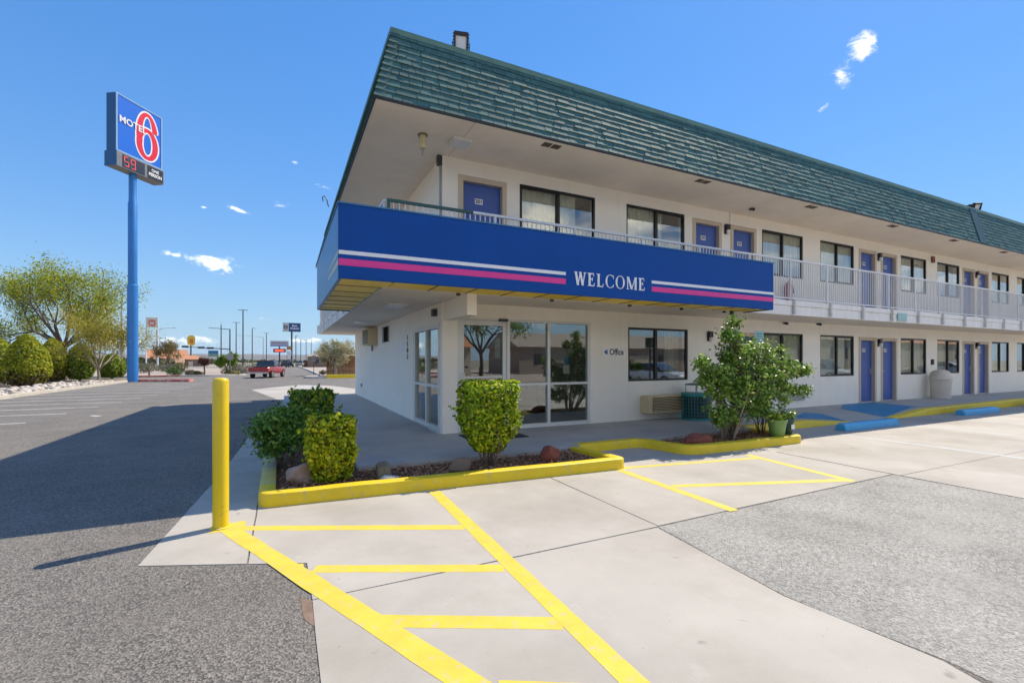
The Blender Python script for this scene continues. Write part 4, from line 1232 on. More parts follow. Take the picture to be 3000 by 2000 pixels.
MB().box(-.12, .12, -.02, .02, .76, .90, T(c0[0] - .04, c0[1] - .27, c0[2]) @ Matrix.Rotation(R(-14), 4, 'X')).build('flap', pmat('bin_flap_tan', (.42, .38, .32), .5), t_, bevel=.01)


def wheel_stop(x0, x1, y, mat, label):
    prof = [(-.125, 0), (.125, 0), (.118, .09), (.07, .155), (-.07, .155), (-.118, .09)]
    b = MB(); n = len(prof)
    for x, k in ((x0, .86), (x0 + .05, 1), (x1 - .05, 1), (x1, .86)):
        for a, z in prof: b.v.append((x, y + a * k, .004 + z * k))
    for i in range(3):
        for j in range(n): j2 = (j + 1) % n; b.f.append((i * n + j, (i + 1) * n + j, (i + 1) * n + j2, i * n + j2))
    b.f.append(tuple(range(n))); b.f.append(tuple(3 * n + q for q in reversed(range(n))))
    b.build('wheel_stop', mat, label=label, cat='wheel stop', group='parking wheel stops')


wheel_stop(11.22, 13.48, 6.16, M_wstop, 'blue wheel stop nearest the shrub bed')
wheel_stop(17.4, 19.68, 6.36, M_wstop, 'blue wheel stop farther along below the beige bin')
wheel_stop(22.3, 24.5, 6.42, M_kerbgrey, 'unpainted grey concrete wheel stop at the far end')


def hedge_leaves(c, hx, hy, z0, z1, n, size, mat, parent, taper=.75, seed=1, lumps=.05, inner=.25, rot=0):
    rg = np.random.default_rng(seed)
    # points on a rounded box
    d = rg.uniform(-1, 1, (n, 3)); ax = rg.integers(0, 3, n); d[np.arange(n), ax] = rg.choice([-1.0, 1.0], n)
    p = d / (np.abs(d) ** 7).sum(1, keepdims=True) ** (1 / 7)
    rad = 1 - np.abs(rg.normal(0, .07, n)); k = rg.random(n) < inner; rad[k] = rg.uniform(.35, .9, k.sum())
    q = p * rad[:, None]
    lum = np.array([mnoise.noise(Vector((a * 2.6 + seed, b * 2.6, e * 2.6))) for a, b, e in p])
    lum2 = np.array([mnoise.noise(Vector((a * 8 + seed, b * 8, e * 8))) for a, b, e in p])
    q *= (1 + lum * lumps * 2 + lum2 * lumps * 1.1)[:, None]
    t = (q[:, 2] + 1) / 2
    s = taper + (1 - taper) * np.clip(t * 2.2, 0, 1) ** .7
    P = np.stack([q[:, 0] * hx * s, q[:, 1] * hy * s, z0 + np.clip(t, 0, 1.0) * (z1 - z0)], 1)
    if rot:
        ca, sa = math.cos(rot), math.sin(rot); P[:, 0], P[:, 1] = P[:, 0] * ca - P[:, 1] * sa, P[:, 0] * sa + P[:, 1] * ca
    P[:, 0] += c[0]; P[:, 1] += c[1]
    Nn = p + rg.normal(0, .9, (n, 3)) + np.array([0, 0, .35])
    # stray shoots poking out of the clipped faces
    for i in rg.integers(0, n, 34):
        if abs(rad[i] - 1) > .15 or q[i, 2] < -.5: continue
        d_ = p[i] + np.array([0, 0, .5]) + rg.normal(0, .4, 3); d_ /= np.linalg.norm(d_); L_ = rg.uniform(.03, .09)
        for j in range(7):
            k_ = rg.integers(0, n); P[k_] = P[i] + d_ * L_ * (j + 1) / 5 + rg.normal(0, .012, 3)
    return leaves(P, Nn, size, mat, parent, rng=rg)


def stems(c, n, r0, h, spread, mat, parent, seed=1, name='stem', kink=.06):
    rd = random.Random(seed)
    for i in range(n):
        a = rd.uniform(0, 6.28); s = spread * rd.uniform(.4, 1)
        p0 = Vector((c[0] + math.cos(a) * .05, c[1] + math.sin(a) * .05, .06)); p1 = Vector((c[0] + math.cos(a) * s, c[1] + math.sin(a) * s, h * rd.uniform(.8, 1.1)))
        pts = [p0.lerp(p1, q / 4) + Vector((rd.uniform(-1, 1), rd.uniform(-1, 1), 0)) * kink * (q > 0) for q in range(5)]
        MB().tube(pts, [r0 * (1 - .15 * q) for q in range(5)], 6).build(name, mat, parent, smooth=True)


L_lime = leafmat('lime_hedge_leaf', [(.16, .13, .02), (.24, .36, .015), (.44, .56, .02), (.68, .70, .03), (.78, .70, .045)], .35)
L_lime2 = leafmat('green_lime_hedge_leaf', [(.13, .11, .02), (.17, .30, .012), (.33, .51, .02), (.56, .68, .025), (.72, .68, .04)], .35)
L_dark = leafmat('dark_hedge_leaf', [(.05, .11, .015), (.12, .25, .025), (.20, .36, .03), (.48, .45, .03)], .25)
L_wild = leafmat('dark_wild_leaf', [(.05, .13, .02), (.10, .25, .04), (.18, .36, .05), (.32, .42, .08)], .25)
L_shrub = leafmat('fresh_shrub_leaf', [(.08, .17, .025), (.17, .32, .04), (.28, .44, .06), (.46, .54, .20)], .3, .38)

t_ = thing('clipped_hedge', (2.60, 6.05, .09), 'tall clipped yellow-green hedge in front of the lobby door', 'hedge', 'clipped hedges in the front planting bed')
hedge_leaves((2.60, 6.08), .375, .33, .30, 1.28, 7600, .060, L_lime2, t_, .42, 3, lumps=.10)
stems((2.62, 6.0), 12, .014, .75, .26, M_twig, t_, 4)
t_ = thing('clipped_hedge', (.53, 6.12, .09), 'low clipped bright yellow-green hedge nearest the bollard', 'hedge', 'clipped hedges in the front planting bed')
hedge_leaves((.53, 6.16), .27, .25, .12, .885, 5600, .058, L_lime, t_, .68, 5, lumps=.10)
stems((.53, 6.12), 7, .011, .5, .16, M_twig, t_, 6)
t_ = thing('clipped_hedge', (.42, 8.3, .09), 'dark green square clipped hedge at the back of the bed', 'hedge', 'clipped hedges in the front planting bed')
hedge_leaves((.42, 8.25), .31, .3, .25, 1.085, 5200, .062, L_dark, t_, .8, 7, lumps=.09)
stems((.42, 8.25), 6, .013, .6, .2, M_twig, t_, 8)
t_ = thing('wild_bush', (.02, 7.35, .09), 'loose dark green unclipped bush between the clipped hedges', 'bush')
rg = np.random.default_rng(9)
cl = np.array([(-.22, 7.15, .62), (-.12, 7.0, .72), (-.2, 7.4, .68), (.12, 7.25, .74), (.28, 7.4, .66), (-.02, 7.55, .78), (.05, 6.95, .52), (.3, 7.1, .55), (-.15, 7.1, .42), (.15, 7.6, .6)])
ix = rg.integers(0, len(cl), 5200); P = cl[ix] + rg.normal(0, .088, (5200, 3)) * np.array([1.1, 1.1, .8])
leaves(P, rg.normal(size=P.shape) + np.array([0, 0, .8]), .062, L_wild, t_, rng=rg, aspect=.5)
stems((.02, 7.25), 10, .011, .6, .4, M_twig, t_, 10)


# ------------------------------------------------------------------ leafy multi-stem shrub by the pots
def branch_tree(b, tips, p, d, L, r, lev, rd, spread=.55, upb=.15, kids=(2, 3), shrink=.72, seg=3, n=5, wig=.12, leafy=1):
    pts = [Vector(p)]; dd = Vector(d).normalized(); rads = [r]
    for i in range(seg):
        dd = (dd + Vector((rd.gauss(0, wig), rd.gauss(0, wig), rd.gauss(0, wig) + upb * .3))).normalized()
        pts.append(pts[-1] + dd * L / seg); rads.append(r * (1 - .4 * (i + 1) / seg))
    b.tube(pts, rads, n, caps=False)
    if lev <= leafy: tips += [(q, dd.copy(), lev) for q in pts[1:]]
    if lev == 0: return
    for k in range(rd.randint(*kids)):
        st = pts[-1] if k < 2 else pts[rd.randint(1, seg)]
        nd = (dd + Vector((rd.gauss(0, spread), rd.gauss(0, spread), rd.gauss(0, spread * .8) + upb))).normalized()
        branch_tree(b, tips, st, nd, L * shrink * rd.uniform(.75, 1.2), rads[-1] * .85, lev - 1, rd, spread, upb, kids, shrink, seg, n, wig, leafy)


def tip_leaves(tips, per, sig, size, mat, parent, seed, up=.5, aspect=.5, flat=1.0, name='foliage'):
    rg = np.random.default_rng(seed)
    T_ = np.array([tuple(t[0]) for t in tips]); P = np.repeat(T_, per, 0); P = P + rg.normal(0, sig, P.shape) * np.array([1, 1, flat])
    Nn = rg.normal(size=P.shape) * .8 + np.array([0, 0, up])
    return leaves(P, Nn, size, mat, parent, name, aspect, rng=rg)


t_ = thing('leafy_shrub', (7.65, 6.12, .09), 'large leafy green shrub with bare lower stems in the right planting bed', 'shrub')
rd = random.Random(21); b = MB(); rg = np.random.default_rng(22)
stm = []
for i in range(15):
    a = rd.uniform(0, 6.28); lean = rd.uniform(.1, .45)
    p0 = Vector((7.48 + math.cos(a) * .10, 6.08 + math.sin(a) * .09, .06)); d = Vector((math.cos(a) * lean + (.12 if i % 3 else .5), math.sin(a) * lean * .55, 1)).normalized()
    L = rd.uniform(.8, 1.15); p1 = p0 + d * L * .5 + Vector((rd.gauss(0, .03), rd.gauss(0, .03), 0)); p2 = p0 + d * L
    MB().tube([p0, p1, p2], [.019, .016, .011], 6).build('stem', M_palebark if i % 2 else M_twig, t_, smooth=True); stm.append((p2, d))
# crown: an uneven pile of leaf sprays, higher at the top left of centre, arms reaching to the right
cl = []
for x, y, z, r, k in [(7.55, 6.1, 1.35, .42, 26), (8.05, 6.1, 1.25, .44, 28), (7.25, 6.05, 1.30, .32, 20), (7.65, 6.15, 1.72, .32, 20), (7.68, 6.1, 2.05, .17, 10), (7.67, 6.1, 2.3, .10, 6), (8.5, 6.1, 1.62, .34, 22), (8.1, 6.15, 1.80, .22, 10),
                      (8.6, 6.1, 1.2, .40, 24), (7.12, 6.0, .98, .24, 12), (6.92, 6.0, 1.42, .20, 9), (6.72, 6.0, 1.50, .12, 7), (9.1, 6.15, 1.42, .27, 14), (9.5, 6.15, 1.42, .17, 9), (9.85, 6.15, 1.40, .10, 6), (10.02, 6.15, 1.38, .05, 3),
                      (9.1, 6.1, 1.0, .28, 14), (9.55, 6.1, .95, .15, 8), (9.9, 6.1, .93, .08, 4), (7.5, 6.0, .95, .34, 16), (8.1, 6.0, .90, .36, 18), (7.42, 6.05, 2.02, .10, 5), (7.02, 5.95, .66, .18, 8), (8.7, 6.0, .80, .24, 11), (7.35, 5.95, .62, .22, 12), (7.75, 5.95, .68, .24, 12), (8.15, 5.95, .62, .24, 11), (7.1, 5.95, .50, .13, 6), (8.5, 6.0, .62, .18, 7), (7.6, 6.0, 1.1, .4, 16), (9.0, 6.1, 1.75, .14, 5), (7.7, 6.3, 1.5, .38, 18), (6.8, 6.0, 1.2, .14, 6)]:
    for j in range(k):
        v = rg.normal(size=3); v /= np.linalg.norm(v); cl.append(np.array([x, y, z]) + v * r * rg.random() ** .45 * np.array([1.1, .95, .85]))
cl = np.array(cl)
tw = MB()
for c_ in cl[::2]:
    s_, d = min(stm, key=lambda q: (q[0] - Vector(c_)).length); m_ = s_.lerp(Vector(c_), .5) + Vector((0, 0, .05)); tw.tube([s_, m_, Vector(c_)], [.008, .006, .003], 4, caps=False)
tw.build('twigs', M_twig, t_, kind='stuff')
P = np.repeat(cl, 26, 0) + rg.normal(0, .055, (len(cl) * 26, 3))
leaves(P, rg.normal(size=P.shape) * .7 + np.array([.1, -.15, .8]), .078, L_shrub, t_, rng=rg, aspect=.55)
t_ = thing('bare_bush', (8.72, 6.3, .09), 'thin dark twiggy bush behind the green pots', 'bush')
rd = random.Random(31); b = MB(); tips = []
for i in range(12):
    a = rd.uniform(0, 6.28); branch_tree(b, tips, (8.72 + math.cos(a) * .05, 6.3 + math.sin(a) * .04, .08), (math.cos(a) * .35, math.sin(a) * .3, 1), .42, .009, 2, rd, .45, .2)
b.build('stems', M_twig, t_, kind='stuff')
tip_leaves(tips, 3, .03, .035, L_shrub, t_, 32)


def pot(x, y, r, h, mat, label, seed, leafm, flower=None):
    t = thing('plant_pot', (x, y, .14), label, 'plant pot', 'pots on the yellow kerb')
    c = (x, y, .15)
    MB().lathe([(r * .70, 0), (r * .74, .01), (r * .94, h * .80), (r * 1.02, h * .81), (r * 1.04, h), (r * .97, h), (r * .93, h * .9)], c, 24).build('pot', mat, t, smooth=True)
    MB().lathe([(r * .5, h * .86), (r * .92, h * .88)], c, 16).build('soil', M_soil, t)
    rd = random.Random(seed); tips = []; b = MB()
    for i in range(7):
        a = rd.uniform(0, 6.28); branch_tree(b, tips, (x + math.cos(a) * r * .3, y + math.sin(a) * r * .3, .15 + h * .85), (math.cos(a) * .5, math.sin(a) * .5, 1), .10, .005, 1, rd, .5, .2, (1, 2))
    b.build('stems', M_twig, t, kind='stuff'); tip_leaves(tips, 7, .025, .05, leafm, t, seed + 1)
    return t


pot(8.46, 5.77, .17, .30, pmat('light_green_plastic', (.20, .32, .09), .4, var=.08), 'light green plant pot on the yellow kerb', 51, L_lime2)
pt = pot(8.83, 5.82, .125, .30, pmat('dark_green_plastic', (.012, .07, .06), .4), 'dark green plant pot with a white label beside the light green pot', 53, L_shrub)
box(8.77, 8.87, 5.690, 5.699, .25, .34).build('label', M_white, pt)


# ------------------------------------------------------------------ rocks
def rock(x, y, sx, sy, sz, mat, label, seed, rz=0, flat=.5, sink=.12, z=.09):
    bm = bmesh.new(); bmesh.ops.create_icosphere(bm, subdivisions=4, radius=1)
    rd = random.Random(seed)
    planes = [(Vector((rd.gauss(0, 1), rd.gauss(0, 1), rd.gauss(0, .8))).normalized(), rd.uniform(.55, .85)) for _ in range(9)]
    for v in bm.verts:
        p = v.co.copy()
        for n_, d in planes:
            e = p.dot(n_) - d
            if e > 0: p -= n_ * e * .92
        p *= 1 + .10 * mnoise.noise(p * 1.7 + Vector((seed, 0, 0))) + .035 * mnoise.noise(p * 6 + Vector((0, seed, 0)))
        v.co = Vector((p.x * sx, p.y * sy, p.z * sz + sz * (1 - sink * 2)))
    bmesh.ops.rotate(bm, verts=bm.verts, matrix=Matrix.Rotation(rz, 3, 'Z'))
    b = MB(); bm.verts.index_update(); b.v = [tuple(v.co + Vector((x, y, z - .02))) for v in bm.verts]; b.f = [tuple(v.index for v in f.verts) for f in bm.faces]; bm.free()
    return b.build('rock', mat, label=label, cat='rock', group='rocks in the planting beds', smooth=True)


M_rk1 = pmat('pinkish_rock', (.36, .25, .20), .9, var=.25, vs=7, bump=.6, bs=30, stain=.6, stain_s=3, stain_col=(.5, .44, .40))
M_rk2 = pmat('olive_rock', (.17, .15, .10), .9, var=.25, vs=7, bump=.6, bs=30)
M_rk3 = pmat('white_rock', (.52, .51, .48), .85, var=.12, vs=9, bump=.4, bs=30)
M_rk4 = pmat('brown_rock', (.19, .13, .09), .9, var=.25, vs=8, bump=.6, bs=30)
M_rk5 = pmat('red_rock', (.23, .065, .04), .85, var=.2, vs=7, bump=.5, bs=30)
rock(.23, 6.22, .22, .17, .155, M_rk1, 'large pinkish boulder left of the low yellow-green hedge', 3, .4)
rock(1.13, 5.96, .125, .11, .155, M_rk2, 'olive grey upright rock between the two front hedges', 5, .2)
rock(1.17, 5.80, .12, .075, .065, M_rk3, 'small white rock at the foot of the olive grey rock', 8, .2)
rock(2.12, 5.90, .20, .12, .12, M_rk4, 'brown flat-topped rock left of the tall hedge', 11, .1)
rock(3.54, 5.94, .18, .12, .15, M_rk5, 'dark red rock at the right end of the front bed', 14, .3)
rock(6.55, 5.95, .32, .15, .13, M_rk5, 'long flat red rock at the left end of the shrub bed', 17, -.1)
rock(8.12, 6.42, .24, .16, .17, M_rk1, 'tan boulder behind the leafy shrub stems', 20, .3)
rock(8.5, 6.68, .12, .12, .16, M_rk4, 'dark brown rock partly hidden behind the pots', 23)

# ------------------------------------------------------------------ tall pole sign
ps = thing('motel_sign', (-10.04, 43.46, 0), 'tall blue pole sign with a red 6 and a price display', 'pole sign', rz=R(55.8))
MB().lathe([(.335, 0), (.335, 7.15), (.29, 7.2)], (0, 0, 0), 32).build('lower_pole', pmat('pole_blue_lower', (.02, .20, .54), .4, var=.06, wear=(.30, .38, .45), wear_amt=.12, wear_s=2, obj=True), ps, local=True, smooth=True)
MB().lathe([(.285, 7.2), (.285, 13.2), (.24, 13.3), (.24, 15.45)], (0, 0, 0), 32).build('upper_pole', M_pole, ps, local=True, smooth=True)
SX0, SX1, SZ0, SZ1, SY = -1.62, 2.05, 16.45, 20.55, -.40
b = MB(); b.box(SX0, SX1, SY + .02, .40, SZ0, SZ1); b.build('cabinet', M_signbox, ps, local=True, bevel=.03)
M_sframe = pmat('sign_frame_pale_blue', (.25, .42, .62), .4)
b = MB(); fw = .09
b.box(SX0, SX0 + fw, SY - .03, SY + .019, SZ0, SZ1).box(SX1 - fw, SX1, SY - .03, SY + .019, SZ0, SZ1).box(SX0 + fw, SX1 - fw, SY - .03, SY + .019, SZ0, SZ0 + fw).box(SX0 + fw, SX1 - fw, SY - .03, SY + .019, SZ1 - fw, SZ1)
b.build('frame', M_sframe, ps, local=True)
box(SX0 + fw, SX1 - fw, SY, SY + .015, SZ0 + fw, SZ1 - fw).build('face', M_signblue, ps, local=True)


def ribbon(path, y, th):
    b = MB()
    for i, (c, nrm, w) in enumerate(path[:-1]):
        c2, n2, w2 = path[i + 1]
        q = [(c[0] - nrm[0] * w, c[1] - nrm[1] * w), (c[0] + nrm[0] * w, c[1] + nrm[1] * w), (c2[0] + n2[0] * w2, c2[1] + n2[1] * w2), (c2[0] - n2[0] * w2, c2[1] - n2[1] * w2)]
        b.poly([(a, y, z) for a, z in q][::-1])
    return b


def six(y, grow, mat, name, parts):
    cx, cz = .80, SZ0 + 2.05
    bowl = []
    for i in range(49):
        t = 2 * math.pi * i / 48; w = .13 + .10 * abs(math.cos(t)) + grow
        bowl.append(((cx + .66 * math.cos(t), cz - .60 + 1.03 * math.sin(t)), (math.cos(t), math.sin(t)), w))
    arc = []
    for i in range(33):
        t = R(205) - R(183) * i / 32; w = .12 + .11 * abs(math.cos(t)) + grow
        arc.append(((cx + .66 * math.cos(t), cz + 1.62 * math.sin(t)), (math.cos(t), math.sin(t)), w))
    ex, ez = arc[-1][0]
    for i in range(7): arc.append(((ex, ez - i * .03), (math.cos(R(22) * (1 - i / 6)), math.sin(R(22) * (1 - i / 6))), (.12 + .11 + grow) * math.cos(R(80) * (i / 6) ** 2)))
    b = ribbon(bowl, y, .01); b.add(ribbon(arc, y - .004, .01)); b.build(name, mat, ps, local=True)


six(SY - .010, .12, M_white, 'numeral_outline', 0)
six(SY - .022, 0, M_red, 'numeral', 0)
text_mb('MOTEL', .66, T(-.36, SY - .036, SZ0 + 2.35) @ FACE_FRONT, .004, .014, sx=1.0).build('lettering', M_white, ps, local=True)
LZ0, LZ1 = 15.36, 16.42
box(SX0 - .03, SX1 + .12, -.46, .46, LZ0, LZ1).build('price_box', pmat('grey_cabinet', (.17, .18, .20), .5), ps, local=True, bevel=.02)
box(SX0 - .04, SX0 - .031, -.5, .5, LZ0, LZ1 + .02).build('price_box_side', M_signbox, ps, local=True)
box(SX0 + .42, SX0 + 2.15, -.475, -.462, LZ0 + .08, LZ1 - .1).build('display', pmat('display_dark', (.035, .04, .055), .3), ps, local=True)
SEG = {'0': 'abcdef', '5': 'afgcd', '9': 'abcdfg', '4': 'fgbc'}


def digit(ch, x, z, w, h, mat_on, mat_off):
    on = MB(); off = MB(); t = w * .2
    for s_, (x0, x1, z0, z1) in {'a': (t, w - t, h - t, h), 'g': (t, w - t, h / 2 - t / 2, h / 2 + t / 2), 'd': (t, w - t, 0, t), 'f': (0, t, h / 2, h), 'b': (w - t, w, h / 2, h), 'e': (0, t, 0, h / 2), 'c': (w - t, w, 0, h / 2)}.items():
        (on if s_ in SEG[ch] else off).box(x + x0 + .01, x + x1 - .01, -.482, -.476, z + z0 + .01, z + z1 - .01)
    on.build('digit', mat_on, ps, local=True)
    if off.v: off.build('unlit_segments', mat_off, ps, local=True)


M_unlit = pmat('unlit_led', (.11, .10, .12), .4)
digit('5', SX0 + .52, LZ0 + .17, .40, .72, M_led, M_unlit); digit('9', SX0 + 1.03, LZ0 + .17, .40, .72, M_led, M_unlit)
digit('9', SX0 + 1.58, LZ0 + .52, .2, .38, M_leddim, M_unlit); digit('9', SX0 + 1.84, LZ0 + .52, .2, .38, M_leddim, M_unlit)
box(SX0 + 2.38, SX1 + .02, -.475, -.462, LZ0 + .06, LZ1 - .06).build('person_panel', M_black, ps, local=True)
text_mb('ONE', .30, T(SX0 + 3.02, -.478, LZ0 + .72) @ FACE_FRONT, .002, .008).build('lettering', M_white, ps, local=True)
text_mb('PERSON', .33, T(SX0 + 3.03, -.478, LZ0 + .38) @ FACE_FRONT, .002, .012, sx=.92).build('lettering', M_white, ps, local=True)

# ------------------------------------------------------------------ left border: stones, shrubs, trees
sheet('gravel_border', edge_poly([(-10.7, -20), (-10.7, 43.5), (-12.3, 53), (-20, 53), (-20, -20)], .6, .1), -.004, pmat('border_soil', (.25, .20, .15), .95, var=.25, vs=2, bump=.5, bs=15))
sb = struct('stone_border', (-11.5, 30, 0))
protos = []
for k_ in range(6):
    bm = bmesh.new(); bmesh.ops.create_icosphere(bm, subdivisions=2, radius=.13); rd = random.Random(k_)
    for v in bm.verts: v.co = Vector((v.co.x * rd.uniform(.9, 1.3), v.co.y, v.co.z * .7)) * (1 + .35 * mnoise.noise(v.co * 9 + Vector((k_ * 3, 0, 0))))
    me = bpy.data.meshes.new('stone'); bm.to_mesh(me); bm.free(); me.polygons.foreach_set('use_smooth', [True] * len(me.polygons))
    me.materials.append(pmat('river_stone_%d' % (k_ % 3), [(.50, .42, .34), (.40, .34, .28), (.56, .50, .43)][k_ % 3], .85, var=.15, vs=6)); protos.append(me)
rd = random.Random(99)
for i in range(290):
    y = rd.uniform(24, 43.3); o = bpy.data.objects.new('stone', protos[rd.randint(0, 5)]); COL.objects.link(o); o.parent = sb
    o.location = Vector((-10.85 - rd.random() ** 1.2 * 2.6, y, .06)) - org(sb); o.rotation_euler = (rd.uniform(0, .4), rd.uniform(0, .4), rd.uniform(0, 6)); s_ = rd.uniform(.6, 1.5); o.scale = (s_, s_, s_)

L_thuja = leafmat('thuja_leaf', [(.14, .19, .012), (.28, .34, .018), (.38, .40, .02), (.52, .46, .04)], .4, .6)
L_thuja2 = leafmat('thuja_dark_leaf', [(.06, .11, .015), (.13, .23, .02), (.24, .33, .025), (.38, .42, .035)], .3, .6)


def thuja(x, y, r, h, mat, label, seed, brown=0, n=5200):
    t = thing('rounded_conifer', (x, y, 0), label, 'conifer', 'clipped conifers along the left border')
    rg = np.random.default_rng(seed)
    u = rg.random(n); a = rg.uniform(0, 2 * math.pi, n); tt = u ** .8
    prof = np.where(tt < .34, .62 + .38 * np.sin(np.clip(tt / .34, 0, 1) * np.pi / 2), np.clip(1 - ((np.maximum(tt, .34) - .34) / .66) ** 1.9, 0, 1) ** .72)
    lum = np.array([mnoise.noise(Vector((math.cos(b_) * 1.8, math.sin(b_) * 1.8, c_ * 3 + seed))) for b_, c_ in zip(a, tt)])
    rad = r * prof * (1 - np.abs(rg.normal(0, .09, n))) * (1 + .16 * lum); k = rg.random(n) < .2; rad[k] *= rg.uniform(.3, .9, k.sum())
    P = np.stack([x + rad * np.cos(a), y + rad * np.sin(a), .12 + tt * (h - .12)], 1)
    Nn = np.stack([np.cos(a), np.sin(a), np.full(n, .4)], 1) + rg.normal(0, .5, (n, 3))
    leaves(P, Nn, .19, mat, t, rng=rg, aspect=.45)
    MB().tube([(x, y, 0), (x + .05, y, h * .6)], [.09, .03], 8).build('trunk', M_bark, t)
    if brown:
        P = np.stack([x + r * .8 * rg.normal(0, .5, 900), y - .3 + r * .8 * rg.normal(0, .5, 900), rg.uniform(.05, h * .3, 900)], 1)
        leaves(P, rg.normal(size=P.shape), .16, leafmat('dry_brown_leaf', [(.06, .035, .02), (.11, .06, .035)], .1), t, 'dead_foliage', rng=rg)


thuja(-16.42, 41.24, 1.02, 3.07, L_thuja, 'clipped yellow-green conifer cut off by the left picture edge', 1)
thuja(-14.33, 39.32, 1.1, 3.18, L_thuja, 'broad clipped yellow-green conifer second from the left picture edge', 2, 1)
thuja(-15.63, 46.84, .9, 3.27, L_thuja, 'clipped conifer with browned base in front of the big tree trunk', 3, 1)
thuja(-14.25, 47.49, .95, 2.9, L_thuja2, 'dark rounded conifer right of the big tree trunk', 4)
thuja(-13.36, 51.64, 1.0, 2.15, L_thuja2, 'lowest dark rounded conifer beside the blue pole', 5)

L_loc = leafmat('spring_tree_leaf', [(.13, .19, .02), (.26, .33, .025), (.44, .48, .045), (.58, .54, .08)], .5)
L_yel = leafmat('yellowish_tree_leaf', [(.30, .30, .04), (.44, .42, .05), (.56, .48, .08), (.42, .28, .11)], .5)


def tree(x, y, label, seed, trunk_h, r, first, L, lev, mat, per, sig, size, bark, lean=.75, cat='tree', grp=None, spread=.5, upb=.12, kids=(2, 3), name='tree', shrink=.72):
    t = thing(name, (x, y, 0), label, cat, grp); rd = random.Random(seed)
    MB().tube([(x, y, -.1), (x + .04, y, trunk_h * .5), (x, y, trunk_h)], [r * 1.25, r, r * .9], 10).build('trunk', bark, t, smooth=True)
    b = MB(); tips = []
    for i in range(first):
        a = 2 * math.pi * i / first + rd.uniform(-.3, .3)
        d = Vector((math.cos(a) * lean * rd.uniform(.6, 1.2), math.sin(a) * lean * rd.uniform(.6, 1.2), 1))
        branch_tree(b, tips, (x, y, trunk_h - .05), d, L * rd.uniform(.8, 1.2), r * .62, lev, rd, spread, upb, kids, shrink)
    b.build('branches', bark, t, kind='stuff')
    tip_leaves(tips, per, sig, size, mat, t, seed + 1, name='crown')
    return t


tree(-16.6, 51.8, 'big spreading tree with sparse spring leaves behind the left conifers', 8, 2.7, .23, 9, 2.42, 4, L_loc, 17, .46, .165, M_bark, 1.15, spread=.55, upb=.10, shrink=.74, name='spreading_tree')
tree(-12.4, 44.8, 'small yellowish tree leaning in front of the blue sign pole', 12, .9, .09, 7, 1.6, 3, L_yel, 24, .34, .13, M_palebark, .75, spread=.5, upb=.2, name='small_tree')

# ------------------------------------------------------------------ desert lot beyond the drive
L_grey = leafmat('sage_leaf', [(.14, .14, .09), (.20, .20, .13), (.26, .25, .17)], .2, .7)
L_olive = leafmat('olive_bush_leaf', [(.07, .08, .025), (.11, .12, .035), (.16, .15, .05)], .2, .7)
L_ball = leafmat('green_ball_leaf', [(.05, .11, .03), (.09, .17, .045), (.14, .24, .07)], .25, .6)
L_red = leafmat('plum_leaf', [(.09, .03, .03), (.14, .06, .05), (.18, .10, .08)], .2, .7)
L_pale = leafmat('pale_desert_leaf', [(.42, .40, .20), (.52, .49, .28), (.60, .56, .38), (.30, .31, .16)], .2, .7)


def bush(x, y, rx, h, mat, label, seed, n=900, size=.12, name='desert_bush', grp='low bushes in the gravel lot', z=-.02):
    t = thing(name, (x, y, z), label, 'bush', grp); rg = np.random.default_rng(seed)
    d = rg.normal(size=(n, 3)); d /= np.linalg.norm(d, axis=1, keepdims=True); rad = rg.random(n) ** .3
    lum = np.array([1 + .35 * mnoise.noise(Vector(tuple(v * 1.6)) + Vector((seed, 0, 0))) for v in d])
    P = d * rad[:, None] * lum[:, None] * np.array([rx, rx * .8, h * .5]) + np.array([x, y, h * .52 + z])
    leaves(P, d + rg.normal(0, .6, (n, 3)), size, mat, t, rng=rg, aspect=.5)
    MB().tube([(x, y, z), (x, y, h * .5)], [.04, .02], 5).build('stem', M_twig, t)


bush(-9.9, 57.0, .66, .95, L_ball, 'round bright green bush on the edge of the gravel lot', 1)
bush(-9.8, 59.6, .8, 1.45, L_olive, 'taller olive bush behind the round green bush', 2)
bush(-8.6, 57.5, .5, .6, L_grey, 'low grey bush right of the round green bush', 3)
bush(-8.0, 57.7, .5, .5, L_olive, 'low olive bush beside the low grey bush', 4)
bush(-16.2, 75, 1.9, 1.3, L_grey, 'wide grey sage bush near the blue pole', 5, 1300, .2)
bush(-13.6, 76, 1.6, 1.15, L_grey, 'narrower grey sage bush right of the wide one', 6, 1100, .2)
bush(-5.2, 58.5, .8, .9, L_olive, 'dark bush at the foot of the round sign', 7)
bush(-4.0, 58.9, 1.2, 1.25, L_grey, 'large grey bush beside the red pickup', 8, 1200, .14)
bush(-4.6, 57.3, .5, .5, leafmat('dry_grass_tuft', [(.30, .27, .08), (.38, .33, .12)], .2), 'yellow dry tuft in front of the round sign', 9, 500, .14)
bush(3.9, 55.4, .4, .55, L_olive, 'small bush on the kerb corner left of the wood fence', 10, 500, .1)
bush(-2.6, 66, 1.5, 1.3, L_grey, 'grey bush along the drive behind the red pickup', 11, 900, .2)
tree(-6.9, 73.5, 'bushy bright green tree in the gravel lot', 31, .6, .08, 6, .75, 3, leafmat('bright_tree_leaf', [(.10, .18, .02), (.17, .28, .03), (.24, .33, .05)], .35), 14, .16, .22, M_bark, .6, name='green_tree')
tree(-7.48, 58.3, 'small flat-topped tree with brown-red twigs in the gravel lot', 33, .95, .07, 6, .42, 2, L_red, 14, .12, .14, M_bark, 1.1, name='plum_tree')
tree(4.9, 52.2, 'pale drooping desert tree in front of the wood fence', 35, 1.1, .16, 7, 1.15, 3, L_pale, 16, .16, .17, M_palebark, .8, spread=.6, upb=-.02, name='pale_tree')
